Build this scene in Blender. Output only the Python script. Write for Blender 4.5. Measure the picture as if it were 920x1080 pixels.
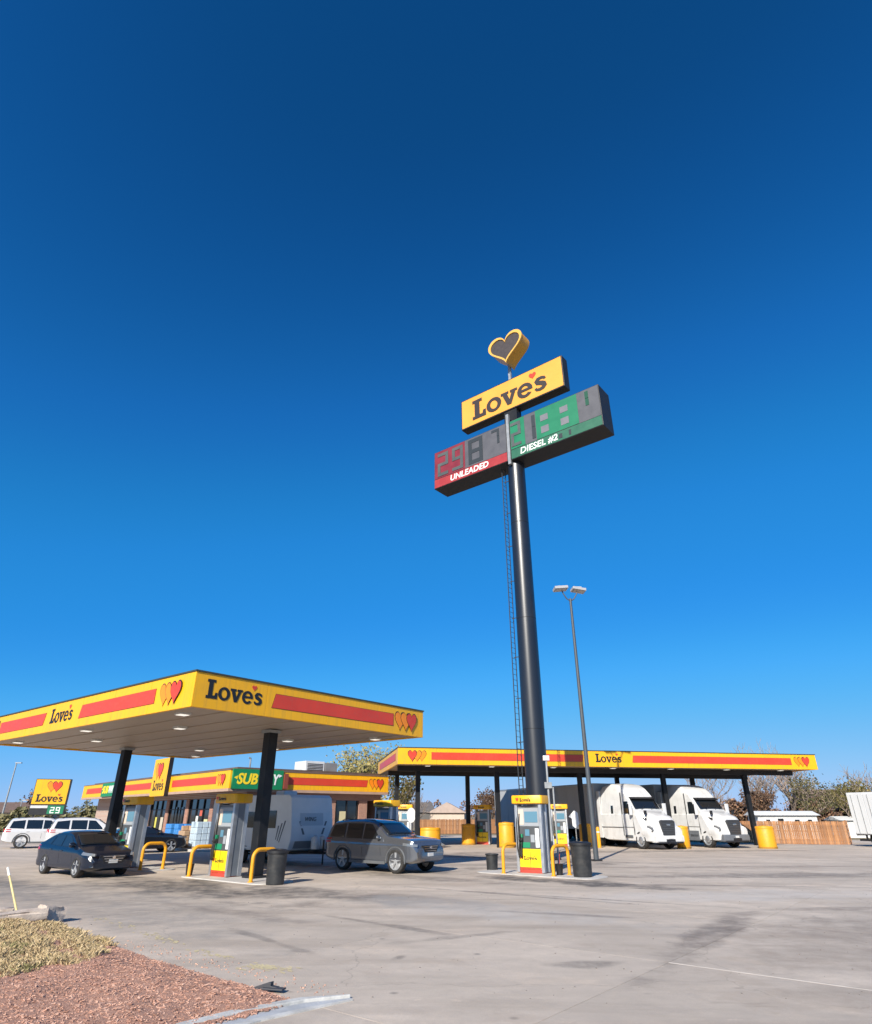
import bpy, bmesh, math, random
import numpy as np
from mathutils import Vector, Matrix, Euler, noise as mnoise
R = math.radians
scene = bpy.context.scene
for o in list(bpy.data.objects): bpy.data.objects.remove(o)
col = scene.collection

# ------------------------------------------------------------------ camera
EYE, FPX, PITCH = 2.0, 650.0, math.atan(319 / 650.0)
cam_d = bpy.data.cameras.new('camera'); cam = bpy.data.objects.new('camera', cam_d); col.objects.link(cam)
cam.location = (0, 0, EYE); cam.rotation_euler = (R(90) + PITCH, 0, 0)
cam_d.sensor_fit = 'HORIZONTAL'; cam_d.sensor_width = 36; cam_d.lens = 36 * FPX / 920
cam_d.clip_start = 0.1; cam_d.clip_end = 6000
scene.camera = cam
scene.render.resolution_x, scene.render.resolution_y = 872, 1024

# ------------------------------------------------------------------ sky and sun
SUN_EL = R(30); SUN_AZ = R(202)           # compass angle from +Y towards +X: behind the camera, to its left
world = bpy.data.worlds.new('World'); scene.world = world; world.use_nodes = True
wn = world.node_tree; wn.nodes.clear()
sky = wn.nodes.new('ShaderNodeTexSky'); sky.sky_type = 'NISHITA'; sky.sun_disc = False
sky.sun_elevation = SUN_EL; sky.sun_rotation = SUN_AZ
sky.altitude = 1500; sky.air_density = 1.0; sky.dust_density = 0.05; sky.ozone_density = 2.6
EXPOSURE = 0.5
# one tone curve per channel for the whole sky (a phone camera's rendering of a clear winter sky)
scl = wn.nodes.new('ShaderNodeVectorMath'); scl.operation = 'SCALE'; scl.inputs['Scale'].default_value = 0.06
crv = wn.nodes.new('ShaderNodeRGBCurve')
for ch, pts in enumerate((((0, 0), (.0274, .0037), (.044, .0098), (.070, .0185), (.110, .030), (.18, .080), (.334, .22), (.474, .33), (.60, .40), (1, .5)),
                          ((0, 0), (.050, .065), (.056, .080), (.079, .142), (.124, .240), (.19, .300), (.297, .434), (.48, .54), (.58, .58), (1, .66)),
                          ((0, 0), (.100, .223), (.112, .283), (.154, .475), (.23, .685), (.33, .823), (.452, .95), (.544, .93), (.7, .93), (1, .95)))):
    c = crv.mapping.curves[ch]
    c.points[0].location = pts[0]; c.points[1].location = pts[-1]
    for p in pts[1:-1]: c.points.new(*p)
    for p in c.points: p.handle_type = 'VECTOR' if ch == 2 else 'AUTO_CLAMPED'
crv.mapping.update()
out_s = wn.nodes.new('ShaderNodeVectorMath'); out_s.operation = 'SCALE'; out_s.inputs['Scale'].default_value = 10 / 2 ** EXPOSURE
bg = wn.nodes.new('ShaderNodeBackground'); bg.inputs[1].default_value = 0.10
wo = wn.nodes.new('ShaderNodeOutputWorld')
wn.links.new(sky.outputs[0], scl.inputs[0]); wn.links.new(scl.outputs[0], crv.inputs['Color']); wn.links.new(crv.outputs[0], out_s.inputs[0])
wn.links.new(out_s.outputs[0], bg.inputs[0]); wn.links.new(bg.outputs[0], wo.inputs[0])
sun_d = bpy.data.lights.new('sun', 'SUN'); sun_d.energy = 5.0; sun_d.angle = R(0.53); sun_d.color = (1.0, 0.935, 0.83)
sun = bpy.data.objects.new('sun', sun_d); col.objects.link(sun); sun.location = (-30, -45, 40)
sdir = Vector((-math.sin(SUN_AZ) * math.cos(SUN_EL), -math.cos(SUN_AZ) * math.cos(SUN_EL), -math.sin(SUN_EL)))
sun.rotation_euler = sdir.to_track_quat('-Z', 'Y').to_euler()
scene.view_settings.view_transform = 'Standard'; scene.view_settings.look = 'None'
scene.view_settings.exposure = EXPOSURE; scene.view_settings.gamma = 1.0; scene.view_settings.use_curve_mapping = False

# ------------------------------------------------------------------ materials
MATS = {}
def mat(name, colr, rough=.55, metal=0., var=.0, vscale=2., bump=0., bscale=40., coat=0., emit=None, spec=.5, dirt=None, streak=None):
    """plain procedural material; var = noise-driven value change, dirt = (colour, amount, scale)"""
    if name in MATS: return MATS[name]
    m = bpy.data.materials.new(name); m.use_nodes = True; nt = m.node_tree; P = nt.nodes['Principled BSDF']
    P.inputs['Base Color'].default_value = (*colr, 1); P.inputs['Roughness'].default_value = rough
    P.inputs['Metallic'].default_value = metal; P.inputs['Coat Weight'].default_value = coat; P.inputs['Coat Roughness'].default_value = .06
    P.inputs['Specular IOR Level'].default_value = spec
    tc = nt.nodes.new('ShaderNodeTexCoord'); last = None
    if var:
        n = nt.nodes.new('ShaderNodeTexNoise'); n.inputs['Scale'].default_value = vscale; n.inputs['Detail'].default_value = 6
        nt.links.new(tc.outputs['Object'], n.inputs['Vector'])
        r = nt.nodes.new('ShaderNodeMapRange'); r.inputs[1].default_value = .3; r.inputs[2].default_value = .7
        r.inputs[3].default_value = 1 - var; r.inputs[4].default_value = 1 + var; nt.links.new(n.outputs[0], r.inputs[0])
        mx = nt.nodes.new('ShaderNodeMix'); mx.data_type = 'RGBA'; mx.blend_type = 'MULTIPLY'; mx.inputs[0].default_value = 1
        mx.inputs[6].default_value = (*colr, 1); nt.links.new(r.outputs[0], mx.inputs[7]); last = mx.outputs[2]
        rr = nt.nodes.new('ShaderNodeMapRange'); rr.inputs[3].default_value = max(.02, rough - .12); rr.inputs[4].default_value = min(1, rough + .12)
        nt.links.new(n.outputs[0], rr.inputs[0]); nt.links.new(rr.outputs[0], P.inputs['Roughness'])
    if dirt:
        n2 = nt.nodes.new('ShaderNodeTexNoise'); n2.inputs['Scale'].default_value = dirt[2]; n2.inputs['Detail'].default_value = 8; n2.inputs['Roughness'].default_value = .65
        nt.links.new(tc.outputs['Object'], n2.inputs['Vector'])
        r2 = nt.nodes.new('ShaderNodeMapRange'); r2.inputs[1].default_value = .5; r2.inputs[2].default_value = .75; r2.inputs[4].default_value = dirt[1]
        nt.links.new(n2.outputs[0], r2.inputs[0])
        m2 = nt.nodes.new('ShaderNodeMix'); m2.data_type = 'RGBA'; nt.links.new(r2.outputs[0], m2.inputs[0])
        if last: nt.links.new(last, m2.inputs[6])
        else: m2.inputs[6].default_value = (*colr, 1)
        m2.inputs[7].default_value = (*dirt[0], 1); last = m2.outputs[2]
    if streak:      # rain streaks running down
        mp = nt.nodes.new('ShaderNodeMapping'); mp.inputs['Scale'].default_value = (7, 7, .35); nt.links.new(tc.outputs['Object'], mp.inputs[0])
        n3 = nt.nodes.new('ShaderNodeTexNoise'); n3.inputs['Scale'].default_value = 1; n3.inputs['Detail'].default_value = 7; n3.inputs['Roughness'].default_value = .7; nt.links.new(mp.outputs[0], n3.inputs['Vector'])
        r3 = nt.nodes.new('ShaderNodeMapRange'); r3.inputs[1].default_value = .48; r3.inputs[2].default_value = .8; r3.inputs[4].default_value = streak[1]; nt.links.new(n3.outputs[0], r3.inputs[0])
        m3 = nt.nodes.new('ShaderNodeMix'); m3.data_type = 'RGBA'; nt.links.new(r3.outputs[0], m3.inputs[0])
        if last: nt.links.new(last, m3.inputs[6])
        else: m3.inputs[6].default_value = (*colr, 1)
        m3.inputs[7].default_value = (*streak[0], 1); last = m3.outputs[2]
    if last: nt.links.new(last, P.inputs['Base Color'])
    if bump:
        nb = nt.nodes.new('ShaderNodeTexNoise'); nb.inputs['Scale'].default_value = bscale; nb.inputs['Detail'].default_value = 5
        nt.links.new(tc.outputs['Object'], nb.inputs['Vector'])
        b = nt.nodes.new('ShaderNodeBump'); b.inputs['Strength'].default_value = bump; b.inputs['Distance'].default_value = .02
        nt.links.new(nb.outputs[0], b.inputs['Height']); nt.links.new(b.outputs[0], P.inputs['Normal'])
    if emit:
        P.inputs['Emission Color'].default_value = (*emit[0], 1); P.inputs['Emission Strength'].default_value = emit[1]
    MATS[name] = m; return m

yellow = mat('sign_yellow', (.84, .415, .004), .42, var=.05, vscale=.8, dirt=((.50, .26, .03), .3, 1.6), streak=((.36, .22, .05), .55))
yellow2 = mat('guard_yellow', (.74, .33, .008), .5, var=.10, vscale=3, dirt=((.16, .10, .04), .6, 3), bump=.1)
orange = mat('heart_orange', (.84, .24, .008), .4, var=.04)
red = mat('sign_red', (.62, .05, .022), .4, var=.08, vscale=1.2, streak=((.40, .10, .06), .5))
black = mat('letter_black', (.012, .012, .014), .45)
dark = mat('dark_trim', (.012, .012, .014), .55, var=.2)
steel_black = mat('black_painted_steel', (.010, .011, .013), .5, var=.15, vscale=1.5, dirt=((.05, .045, .04), .35, 2), spec=.3)
silver = mat('aluminium', (.50, .52, .54), .38, metal=.75, var=.08, vscale=4, dirt=((.20, .19, .17), .35, 5))
chrome = mat('chrome', (.75, .76, .78), .12, metal=1.)
galv = mat('galvanised', (.33, .34, .34), .5, metal=.5, var=.12, vscale=4)
white_paint = mat('white_paint', (.64, .64, .63), .32, var=.04, vscale=1.5, dirt=((.36, .34, .31), .45, 2.2), coat=.3, streak=((.34, .32, .29), .4))
white_car = mat('white_car_paint', (.60, .60, .60), .3, coat=.8, dirt=((.5, .46, .42), .25, 2))
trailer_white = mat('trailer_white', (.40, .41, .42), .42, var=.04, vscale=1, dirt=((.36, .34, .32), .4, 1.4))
grey_plastic = mat('grey_plastic', (.10, .105, .11), .55, var=.1)
rubber = mat('rubber', (.022, .021, .020), .8, var=.2, vscale=8, dirt=((.11, .10, .09), .5, 7))
glass = mat('dark_glass', (.010, .013, .016), .06, spec=.7, coat=.3)
screen = mat('pump_screen', (.10, .22, .30), .15, coat=.5)
red_lens = mat('red_lens', (.45, .01, .012), .2, coat=.6)
clear_lens = mat('clear_lens', (.20, .21, .22), .12, coat=.8, metal=.3)
soffit_m = mat('soffit_metal', (.36, .285, .215), .5, var=.06, vscale=1.2, dirt=((.30, .25, .20), .4, 1.0))
lamp_m = mat('lamp_lens', (.9, .9, .86), .3, emit=((1, .93, .82), .55))
concrete_l = mat('light_concrete', (.50, .475, .44), .85, var=.12, vscale=2.5, bump=.35, bscale=55, dirt=((.22, .20, .18), .5, 2))
green_sign = mat('sign_green', (.005, .20, .075), .42, var=.08)
grey_panel = mat('grey_panel', (.155, .155, .17), .5, var=.08, vscale=2)
white_letter = mat('white_letter', (.78, .78, .74), .45)
yellow_letter = mat('yellow_letter', (.86, .62, .02), .45)
wood_fence = [mat('fence_wood_%d' % i, c, .8, var=.22, vscale=5, bump=.2) for i, c in enumerate(((.36, .17, .07), (.30, .14, .06), (.40, .20, .09), (.27, .135, .065)))]
bark = mat('bark', (.15, .115, .09), .9, var=.25, vscale=6, bump=.4, bscale=20)

# ------------------------------------------------------------------ mesh helpers
class MB:
    def __init__(s): s.v = []; s.f = []; s.m = []
    def add(s, vs, fs, mi=0):
        n = len(s.v); s.v += [tuple(p) for p in vs]; s.f += [tuple(i + n for i in f) for f in fs]; s.m += [mi] * len(fs); return s
    def box(s, c, d, mi=0, rz=0, ry=0, rx=0):
        hx, hy, hz = d[0] / 2, d[1] / 2, d[2] / 2
        vs = [Vector((x, y, z)) for z in (-hz, hz) for y in (-hy, hy) for x in (-hx, hx)]
        if rz or ry or rx:
            M = Euler((rx, ry, rz)).to_matrix(); vs = [M @ v for v in vs]
        cc = Vector(c)
        return s.add([v + cc for v in vs], [(0, 2, 3, 1), (4, 5, 7, 6), (0, 1, 5, 4), (2, 6, 7, 3), (0, 4, 6, 2), (1, 3, 7, 5)], mi)
    def b(s, x0, x1, y0, y1, z0, z1, mi=0): return s.box(((x0 + x1) / 2, (y0 + y1) / 2, (z0 + z1) / 2), (x1 - x0, y1 - y0, z1 - z0), mi)
    def cyl(s, p0, p1, r0, r1=None, n=16, mi=0, cap=True):
        r1 = r0 if r1 is None else r1; p0 = Vector(p0); p1 = Vector(p1); d = (p1 - p0).normalized()
        u = d.orthogonal().normalized(); w = d.cross(u); vs = []
        for p, r in ((p0, r0), (p1, r1)):
            for i in range(n):
                a = 2 * math.pi * i / n; vs.append(p + (u * math.cos(a) + w * math.sin(a)) * r)
        fs = [(i, (i + 1) % n, n + (i + 1) % n, n + i) for i in range(n)]
        if cap: fs += [tuple(range(n - 1, -1, -1)), tuple(range(n, 2 * n))]
        return s.add(vs, fs, mi)
    def tube(s, pts, r, n=10, mi=0):
        pts = [Vector(p) for p in pts]; rs = r if isinstance(r, (list, tuple)) else [r] * len(pts); vs = []; u = None
        for i, p in enumerate(pts):
            d = (pts[min(i + 1, len(pts) - 1)] - pts[max(i - 1, 0)]).normalized()
            u = d.orthogonal().normalized() if u is None else (u - d * u.dot(d)).normalized(); w = d.cross(u)
            for k in range(n):
                a = 2 * math.pi * k / n; vs.append(p + (u * math.cos(a) + w * math.sin(a)) * rs[i])
        fs = [(i * n + k, i * n + (k + 1) % n, (i + 1) * n + (k + 1) % n, (i + 1) * n + k) for i in range(len(pts) - 1) for k in range(n)]
        fs += [tuple(range(n - 1, -1, -1)), tuple(range((len(pts) - 1) * n, len(pts) * n))]
        return s.add(vs, fs, mi)
    def lathe(s, prof, n=24, mi=0, axis='z', c=(0, 0, 0)):
        vs = []; c = Vector(c)
        for r, z in prof:
            for k in range(n):
                a = 2 * math.pi * k / n
                p = Vector((r * math.cos(a), r * math.sin(a), z)) if axis == 'z' else Vector((r * math.cos(a), z, r * math.sin(a)))
                vs.append(p + c)
        fs = []
        for i in range(len(prof) - 1):
            for k in range(n):
                q = (i * n + k, i * n + (k + 1) % n, (i + 1) * n + (k + 1) % n, (i + 1) * n + k)
                fs.append(q if axis == 'z' else q[::-1])
        return s.add(vs, fs, mi)
    def prism(s, poly, y0, y1, mi=0, plane='xz'):
        """extrude a polygon; plane xz -> along y, xy -> along z, yz -> along x"""
        f = {'xz': lambda p, t: (p[0], t, p[1]), 'xy': lambda p, t: (p[0], p[1], t), 'yz': lambda p, t: (t, p[0], p[1])}[plane]
        n = len(poly); vs = [f(p, y0) for p in poly] + [f(p, y1) for p in poly]
        return s.add(vs, [(i, (i + 1) % n, n + (i + 1) % n, n + i) for i in range(n)] + [tuple(range(n - 1, -1, -1)), tuple(range(n, 2 * n))], mi)
    def mesh(s, name, mats, smooth=0, bevel=0):
        me = bpy.data.meshes.new(name); me.from_pydata(s.v, [], s.f)
        for m in (mats if isinstance(mats, (list, tuple)) else [mats]): me.materials.append(m)
        me.polygons.foreach_set('material_index', s.m)
        bm = bmesh.new(); bm.from_mesh(me)
        bmesh.ops.recalc_face_normals(bm, faces=bm.faces)
        if bevel:
            bmesh.ops.remove_doubles(bm, verts=bm.verts, dist=1e-5)
            ed = [e for e in bm.edges if len(e.link_faces) == 2 and e.calc_face_angle(0) > R(40)]
            bmesh.ops.bevel(bm, geom=ed, offset=bevel, segments=2, affect='EDGES', profile=.6, clamp_overlap=True)
        bm.to_mesh(me); bm.free()
        if smooth:
            me.polygons.foreach_set('use_smooth', [True] * len(me.polygons)); me.set_sharp_from_angle(angle=R(smooth))
        return me
    def build(s, name, mats, parent=None, smooth=0, bevel=0, loc=None, rot=None):
        return link(name, s.mesh(name, mats, smooth, bevel), parent, loc, rot)

def link(name, me, parent=None, loc=None, rot=None):
    o = bpy.data.objects.new(name, me); col.objects.link(o)
    if parent: o.parent = parent
    if loc: o.location = loc
    if rot: o.rotation_euler = rot
    return o
def tag(o, label=None, cat=None, group=None, kind=None):
    if label: o['label'] = label
    if cat: o['category'] = cat
    if group: o['group'] = group
    if kind: o['kind'] = kind
    return o
def thing(name, label, cat, loc=(0, 0, 0), rz=0, group=None):
    o = bpy.data.objects.new(name, None); col.objects.link(o); o.location = loc; o.rotation_euler = (0, 0, rz)
    o.empty_display_size = .3
    return tag(o, label, cat, group)
def copy_tree(o, parent=None):
    c = o.copy(); col.objects.link(c); c.parent = parent
    for ch in [k for k in o.children]: copy_tree(ch, c)
    return c
def on_face(o, origin, right, up=(0, 0, 1)):
    r = Vector(right).normalized(); u = Vector(up).normalized(); n = r.cross(u)
    M = Matrix.Identity(4)
    for i in range(3): M[i][0] = r[i]; M[i][1] = u[i]; M[i][2] = n[i]; M[i][3] = origin[i]
    o.matrix_local = M; return o

def fill_mesh(loops, depth, mats, name='outline'):
    """2D outlines with holes -> flat plate of given depth, in XY with the back on z=0"""
    cu = bpy.data.curves.new(name, 'CURVE'); cu.dimensions = '2D'; cu.fill_mode = 'BOTH'; cu.extrude = depth / 2
    for lp in loops:
        sp = cu.splines.new('POLY'); sp.points.add(len(lp) - 1)
        for p, q in zip(sp.points, lp): p.co = (q[0], q[1], 0, 1)
        sp.use_cyclic_u = True
    o = bpy.data.objects.new(name, cu); col.objects.link(o)
    dg = bpy.context.evaluated_depsgraph_get(); me = bpy.data.meshes.new_from_object(o.evaluated_get(dg))
    bpy.data.objects.remove(o); bpy.data.curves.remove(cu)
    me.materials.clear(); me.materials.append(mats)
    for v in me.vertices: v.co.z += depth / 2
    return me
def text_mesh(s, size, depth, m, offset=.0, shear=0., align='CENTER', spacing=1.):
    cu = bpy.data.curves.new('lettering', 'FONT'); cu.body = s; cu.size = size; cu.extrude = depth / 2; cu.offset = offset; cu.shear = shear
    cu.align_x = align; cu.align_y = 'CENTER'; cu.resolution_u = 3; cu.space_character = spacing
    o = bpy.data.objects.new('lettering', cu); col.objects.link(o)
    dg = bpy.context.evaluated_depsgraph_get(); me = bpy.data.meshes.new_from_object(o.evaluated_get(dg))
    bpy.data.objects.remove(o); bpy.data.curves.remove(cu)
    me.materials.clear(); me.materials.append(m)
    for v in me.vertices: v.co.z += depth / 2
    return me

# --- slab-serif wordmark, cap height 1, baseline 0
def ell(cx, cy, rx, ry, a0=0, a1=360, n=28, tilt=0):
    out = []
    for i in range(n + 1):
        a = R(a0 + (a1 - a0) * i / n); x, y = rx * math.cos(a), ry * math.sin(a); t = R(tilt)
        out.append((cx + x * math.cos(t) - y * math.sin(t), cy + x * math.sin(t) + y * math.cos(t)))
    return out
def heart_pts(w, h, n=18, cx=0, cy=0):
    """heart outline, tip at bottom, centred"""
    pts = []
    for i in range(2 * n):
        t = 2 * math.pi * i / (2 * n)
        x = 16 * math.sin(t) ** 3; y = 13 * math.cos(t) - 5 * math.cos(2 * t) - 2 * math.cos(3 * t) - math.cos(4 * t)
        pts.append((cx + x / 32 * w, cy + (y + 2.5) / 29 * h))
    return pts
def wordmark_loops():
    G = []; x = 0
    G.append([(x + a, b) for a, b in ((0, 0), (.62, 0), (.62, .33), (.50, .33), (.46, .17), (.33, .17), (.33, .85), (.45, .85), (.45, 1), (0, 1), (0, .85), (.10, .85), (.10, .15), (0, .15))])
    x = .66
    G.append(ell(x + .33, .34, .335, .36)[:-1]); G.append(ell(x + .33, .34, .16, .225, tilt=12)[:-1])
    x = 1.32
    G.append([(x + a, b) for a, b in ((0, .69), (.34, .69), (.34, .57), (.275, .57), (.375, .25), (.475, .57), (.41, .57), (.41, .69), (.72, .69), (.72, .57), (.645, .57), (.44, -.01), (.27, -.01), (.07, .57), (0, .57))])
    x = 2.04; cx, cy = x + .32, .34
    G.append(ell(cx, cy, .325, .36, 5, 325, 30) + ell(cx, cy, .16, .22, 318, 196, 14) + [(cx - .155, cy - .045), (cx + .324, cy - .045)])
    G.append(ell(cx, cy + .01, .155, .215, 18, 162, 12))
    x = 2.74
    cl = [(.47, .50), (.43, .585), (.32, .62), (.19, .60), (.125, .51), (.17, .42), (.30, .36), (.41, .29), (.44, .19), (.37, .095), (.24, .06), (.12, .09), (.06, .18)]
    wd = [.05, .06, .07, .085, .095, .10, .10, .10, .095, .085, .07, .06, .05]
    Lr, Rr = [], []
    for i, p in enumerate(cl):
        q0 = cl[max(i - 1, 0)]; q1 = cl[min(i + 1, len(cl) - 1)]; dx, dy = q1[0] - q0[0], q1[1] - q0[1]; l = math.hypot(dx, dy)
        Lr.append((x + p[0] - dy / l * wd[i], p[1] + dx / l * wd[i])); Rr.append((x + p[0] + dy / l * wd[i], p[1] - dx / l * wd[i]))
    G.append(Lr + Rr[::-1])
    return G
WORD_W = 3.25
def wordmark(parent, origin, right, cap, width, mletter, mheart, depth=.02):
    """lettering and its small red heart as two parts, origin = lower left corner on the face"""
    sx = width / WORD_W
    me = fill_mesh([[(a * sx, b * cap) for a, b in l] for l in wordmark_loops()], depth, mletter, 'lettering')
    on_face(link('lettering', me, parent), origin, right)
    hm = fill_mesh([heart_pts(.34 * cap, .30 * cap, 10, 2.72 * sx, .90 * cap)], depth, mheart, 'small_heart')
    on_face(link('small_heart', hm, parent), origin, right)
def hearts_logo(parent, origin, right, h, flip=False, depth=.012, trail=2):
    """red heart with golden outlined hearts trailing; origin = centre of the red heart on the face"""
    w = h * .86; sgn = -1 if not flip else 1; n = Vector(right).cross(Vector((0, 0, 1)))
    for k in range(trail, -1, -1):
        off = Vector(right) * (sgn * k * w * .52); base = Vector(origin) + off
        z = (trail - k) * .016
        o1 = fill_mesh([heart_pts(w, h, 12)], .008, black, 'heart_outline'); on_face(link('heart_outline', o1, parent), base + n * z, right)
        o2 = fill_mesh([heart_pts(w * .9, h * .9, 12)], .007, red if k == 0 else orange, 'heart'); on_face(link('heart', o2, parent), base + n * (z + .008), right)
def stripe(parent, origin, right, x0, x1, z0, z1, slant0=.1, slant1=.1, edge=.012):
    """red band with a thin dark edge on a fascia"""
    def quad(e): return [(x0 - e, z0 - e), (x1 - slant1 + e, z0 - e), (x1 + e, z1 + e), (x0 + slant0 - e, z1 + e)]
    n = Vector(right).cross(Vector((0, 0, 1)))
    on_face(link('stripe_edge', fill_mesh([quad(edge)], .006, dark, 'stripe_edge'), parent), origin, right)
    on_face(link('stripe', fill_mesh([quad(0)], .006, red, 'stripe'), parent), Vector(origin) + n * .006, right)

rnd = random.Random(7)
GZ = -.006
AZ = R(51)                                         # the forecourt grid: local x runs right and away, local y left and away
AX = Vector((math.cos(AZ), math.sin(AZ), 0)); AY = Vector((-math.sin(AZ), math.cos(AZ), 0))
CC = Vector((-7.18, 18.7, 0))                      # near corner of the car canopy
def fc(x, y, z=0): return CC + AX * x + AY * y + Vector((0, 0, z))
# ------------------------------------------------------------------ ground
def ground_material(name, base, stains_and_shade=(), speck=.12, tint=0., crack=.0):
    m = bpy.data.materials.new(name); m.use_nodes = True; nt = m.node_tree; N = nt.nodes.new; K = nt.links.new; P = nt.nodes['Principled BSDF']
    geo = N('ShaderNodeNewGeometry'); pos = geo.outputs['Position']
    def noise(scale, detail=6, rough=.55, vec=pos):
        n = N('ShaderNodeTexNoise'); n.inputs['Scale'].default_value = scale; n.inputs['Detail'].default_value = detail; n.inputs['Roughness'].default_value = rough
        K(vec, n.inputs['Vector']); return n.outputs[0]
    def rng(v, a, b, c, d, smooth=False):
        r = N('ShaderNodeMapRange'); r.inputs[1].default_value = a; r.inputs[2].default_value = b; r.inputs[3].default_value = c; r.inputs[4].default_value = d
        if smooth: r.interpolation_type = 'SMOOTHSTEP'
        K(v, r.inputs[0]); return r.outputs[0]
    def math_(op, a, b):
        n = N('ShaderNodeMath'); n.operation = op
        for i, v in enumerate((a, b)):
            if isinstance(v, (int, float)): n.inputs[i].default_value = v
            else: K(v, n.inputs[i])
        return n.outputs[0]
    def mixc(f, a, b, mode='MIX'):
        n = N('ShaderNodeMix'); n.data_type = 'RGBA'; n.blend_type = mode
        for i, v in ((0, f), (6, a), (7, b)):
            if isinstance(v, (int, float)): n.inputs[i].default_value = v
            elif isinstance(v, tuple): n.inputs[i].default_value = (*v, 1)
            else: K(v, n.inputs[i])
        return n.outputs[2]
    # streaks along the driving lanes: stretched coordinates
    mp = N('ShaderNodeMapping'); mp.inputs['Rotation'].default_value = (0, 0, -AZ - R(90)); mp.inputs['Scale'].default_value = (.16, 1, 1); K(pos, mp.inputs['Vector'])
    c = mixc(rng(noise(.22, 5), .35, .68, 0, 1), tuple(x * .80 for x in base), tuple(x * 1.10 for x in base))
    c = mixc(rng(noise(.9, 8, .62), .42, .72, 0, .7), c, tuple(x * .66 for x in base))
    c = mixc(rng(noise(1.1, 7, .6, mp.outputs[0]), .47, .72, 0, .8), c, (base[0] * .55, base[1] * .53, base[2] * .51))
    c = mixc(rng(noise(.55, 6, .6), .56, .72, 0, .5), c, (base[0] * 1.22, base[1] * 1.16, base[2] * 1.10))
    c = mixc(rng(noise(30, 4, .7), .35, .7, 0, speck * 2), c, tuple(x * .62 for x in base))
    c = mixc(rng(noise(4.5, 8, .7), .46, .72, 0, .5), c, tuple(x * .70 for x in base))
    c = mixc(rng(noise(110, 3, .7), .5, .72, 0, speck * 3), c, tuple(min(.75, x * 1.45) for x in base))
    # small dark drips and gum spots
    vo = N('ShaderNodeTexVoronoi'); vo.inputs['Scale'].default_value = 1.3; K(pos, vo.inputs['Vector'])
    c = mixc(math_('MULTIPLY', rng(vo.outputs['Distance'], .03, .10, .65, 0), rng(noise(.7), .5, .62, 0, 1)), c, (.06, .055, .05))
    if crack:
        dn = N('ShaderNodeTexNoise'); dn.inputs['Scale'].default_value = .8; dn.inputs['Detail'].default_value = 5; K(pos, dn.inputs['Vector'])
        va = N('ShaderNodeVectorMath'); va.operation = 'MULTIPLY_ADD'; K(dn.outputs['Color'], va.inputs[0]); va.inputs[1].default_value = (1.6, 1.6, 0); K(pos, va.inputs[2])
        ve = N('ShaderNodeTexVoronoi'); ve.feature = 'DISTANCE_TO_EDGE'; ve.inputs['Scale'].default_value = .16; K(va.outputs[0], ve.inputs['Vector'])
        c = mixc(rng(ve.outputs['Distance'], .0005, .0028, crack, 0), c, (.075, .068, .06))
    # worn-through patches with firm edges, and thin scuffs
    c = mixc(rng(noise(.34, 9, .68), .555, .60, 0, .34), c, (base[0] * .66, base[1] * .63, base[2] * .60))
    c = mixc(rng(noise(.5, 9, .7, mp.outputs[0]), .60, .63, 0, .42), c, (base[0] * .50, base[1] * .48, base[2] * .47))
    c = mixc(rng(noise(1.7, 9, .75), .62, .66, 0, .35), c, (base[0] * 1.2, base[1] * 1.16, base[2] * 1.1))
    wob = noise(.6, 6, .6); fine = noise(2.2, 7, .65)
    for (cx, cy, rx, ry, rot, amt, colr) in stains_and_shade:
        q = N('ShaderNodeVectorMath'); q.operation = 'SUBTRACT'; K(pos, q.inputs[0]); q.inputs[1].default_value = (cx, cy, 0)
        rt = N('ShaderNodeVectorRotate'); rt.rotation_type = 'Z_AXIS'; rt.inputs['Angle'].default_value = -rot; K(q.outputs[0], rt.inputs['Vector'])
        sc = N('ShaderNodeVectorMath'); sc.operation = 'MULTIPLY'; K(rt.outputs[0], sc.inputs[0]); sc.inputs[1].default_value = (1 / rx, 1 / ry, 0)
        ln = N('ShaderNodeVectorMath'); ln.operation = 'LENGTH'; K(sc.outputs[0], ln.inputs[0])
        d = math_('ADD', ln.outputs['Value'], rng(wob, .25, .75, -.55, .55))
        f = math_('MULTIPLY', rng(d, .35, 1.05, amt, 0, True), rng(fine, .32, .62, .25, 1))
        c = mixc(f, c, colr)
    if tint:
        oi = N('ShaderNodeObjectInfo'); h = N('ShaderNodeHueSaturation'); K(rng(oi.outputs['Random'], 0, 1, 1 - tint, 1 + tint), h.inputs['Value']); K(c, h.inputs['Color']); c = h.outputs[0]
    K(c, P.inputs['Base Color']); K(rng(fine, .3, .7, .72, .95), P.inputs['Roughness'])
    b = N('ShaderNodeBump'); b.inputs['Strength'].default_value = .55; b.inputs['Distance'].default_value = .012
    K(math_('ADD', noise(70, 4, .7), math_('MULTIPLY', noise(9, 5), .8)), b.inputs['Height']); K(b.outputs[0], P.inputs['Normal'])
    return m

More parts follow.
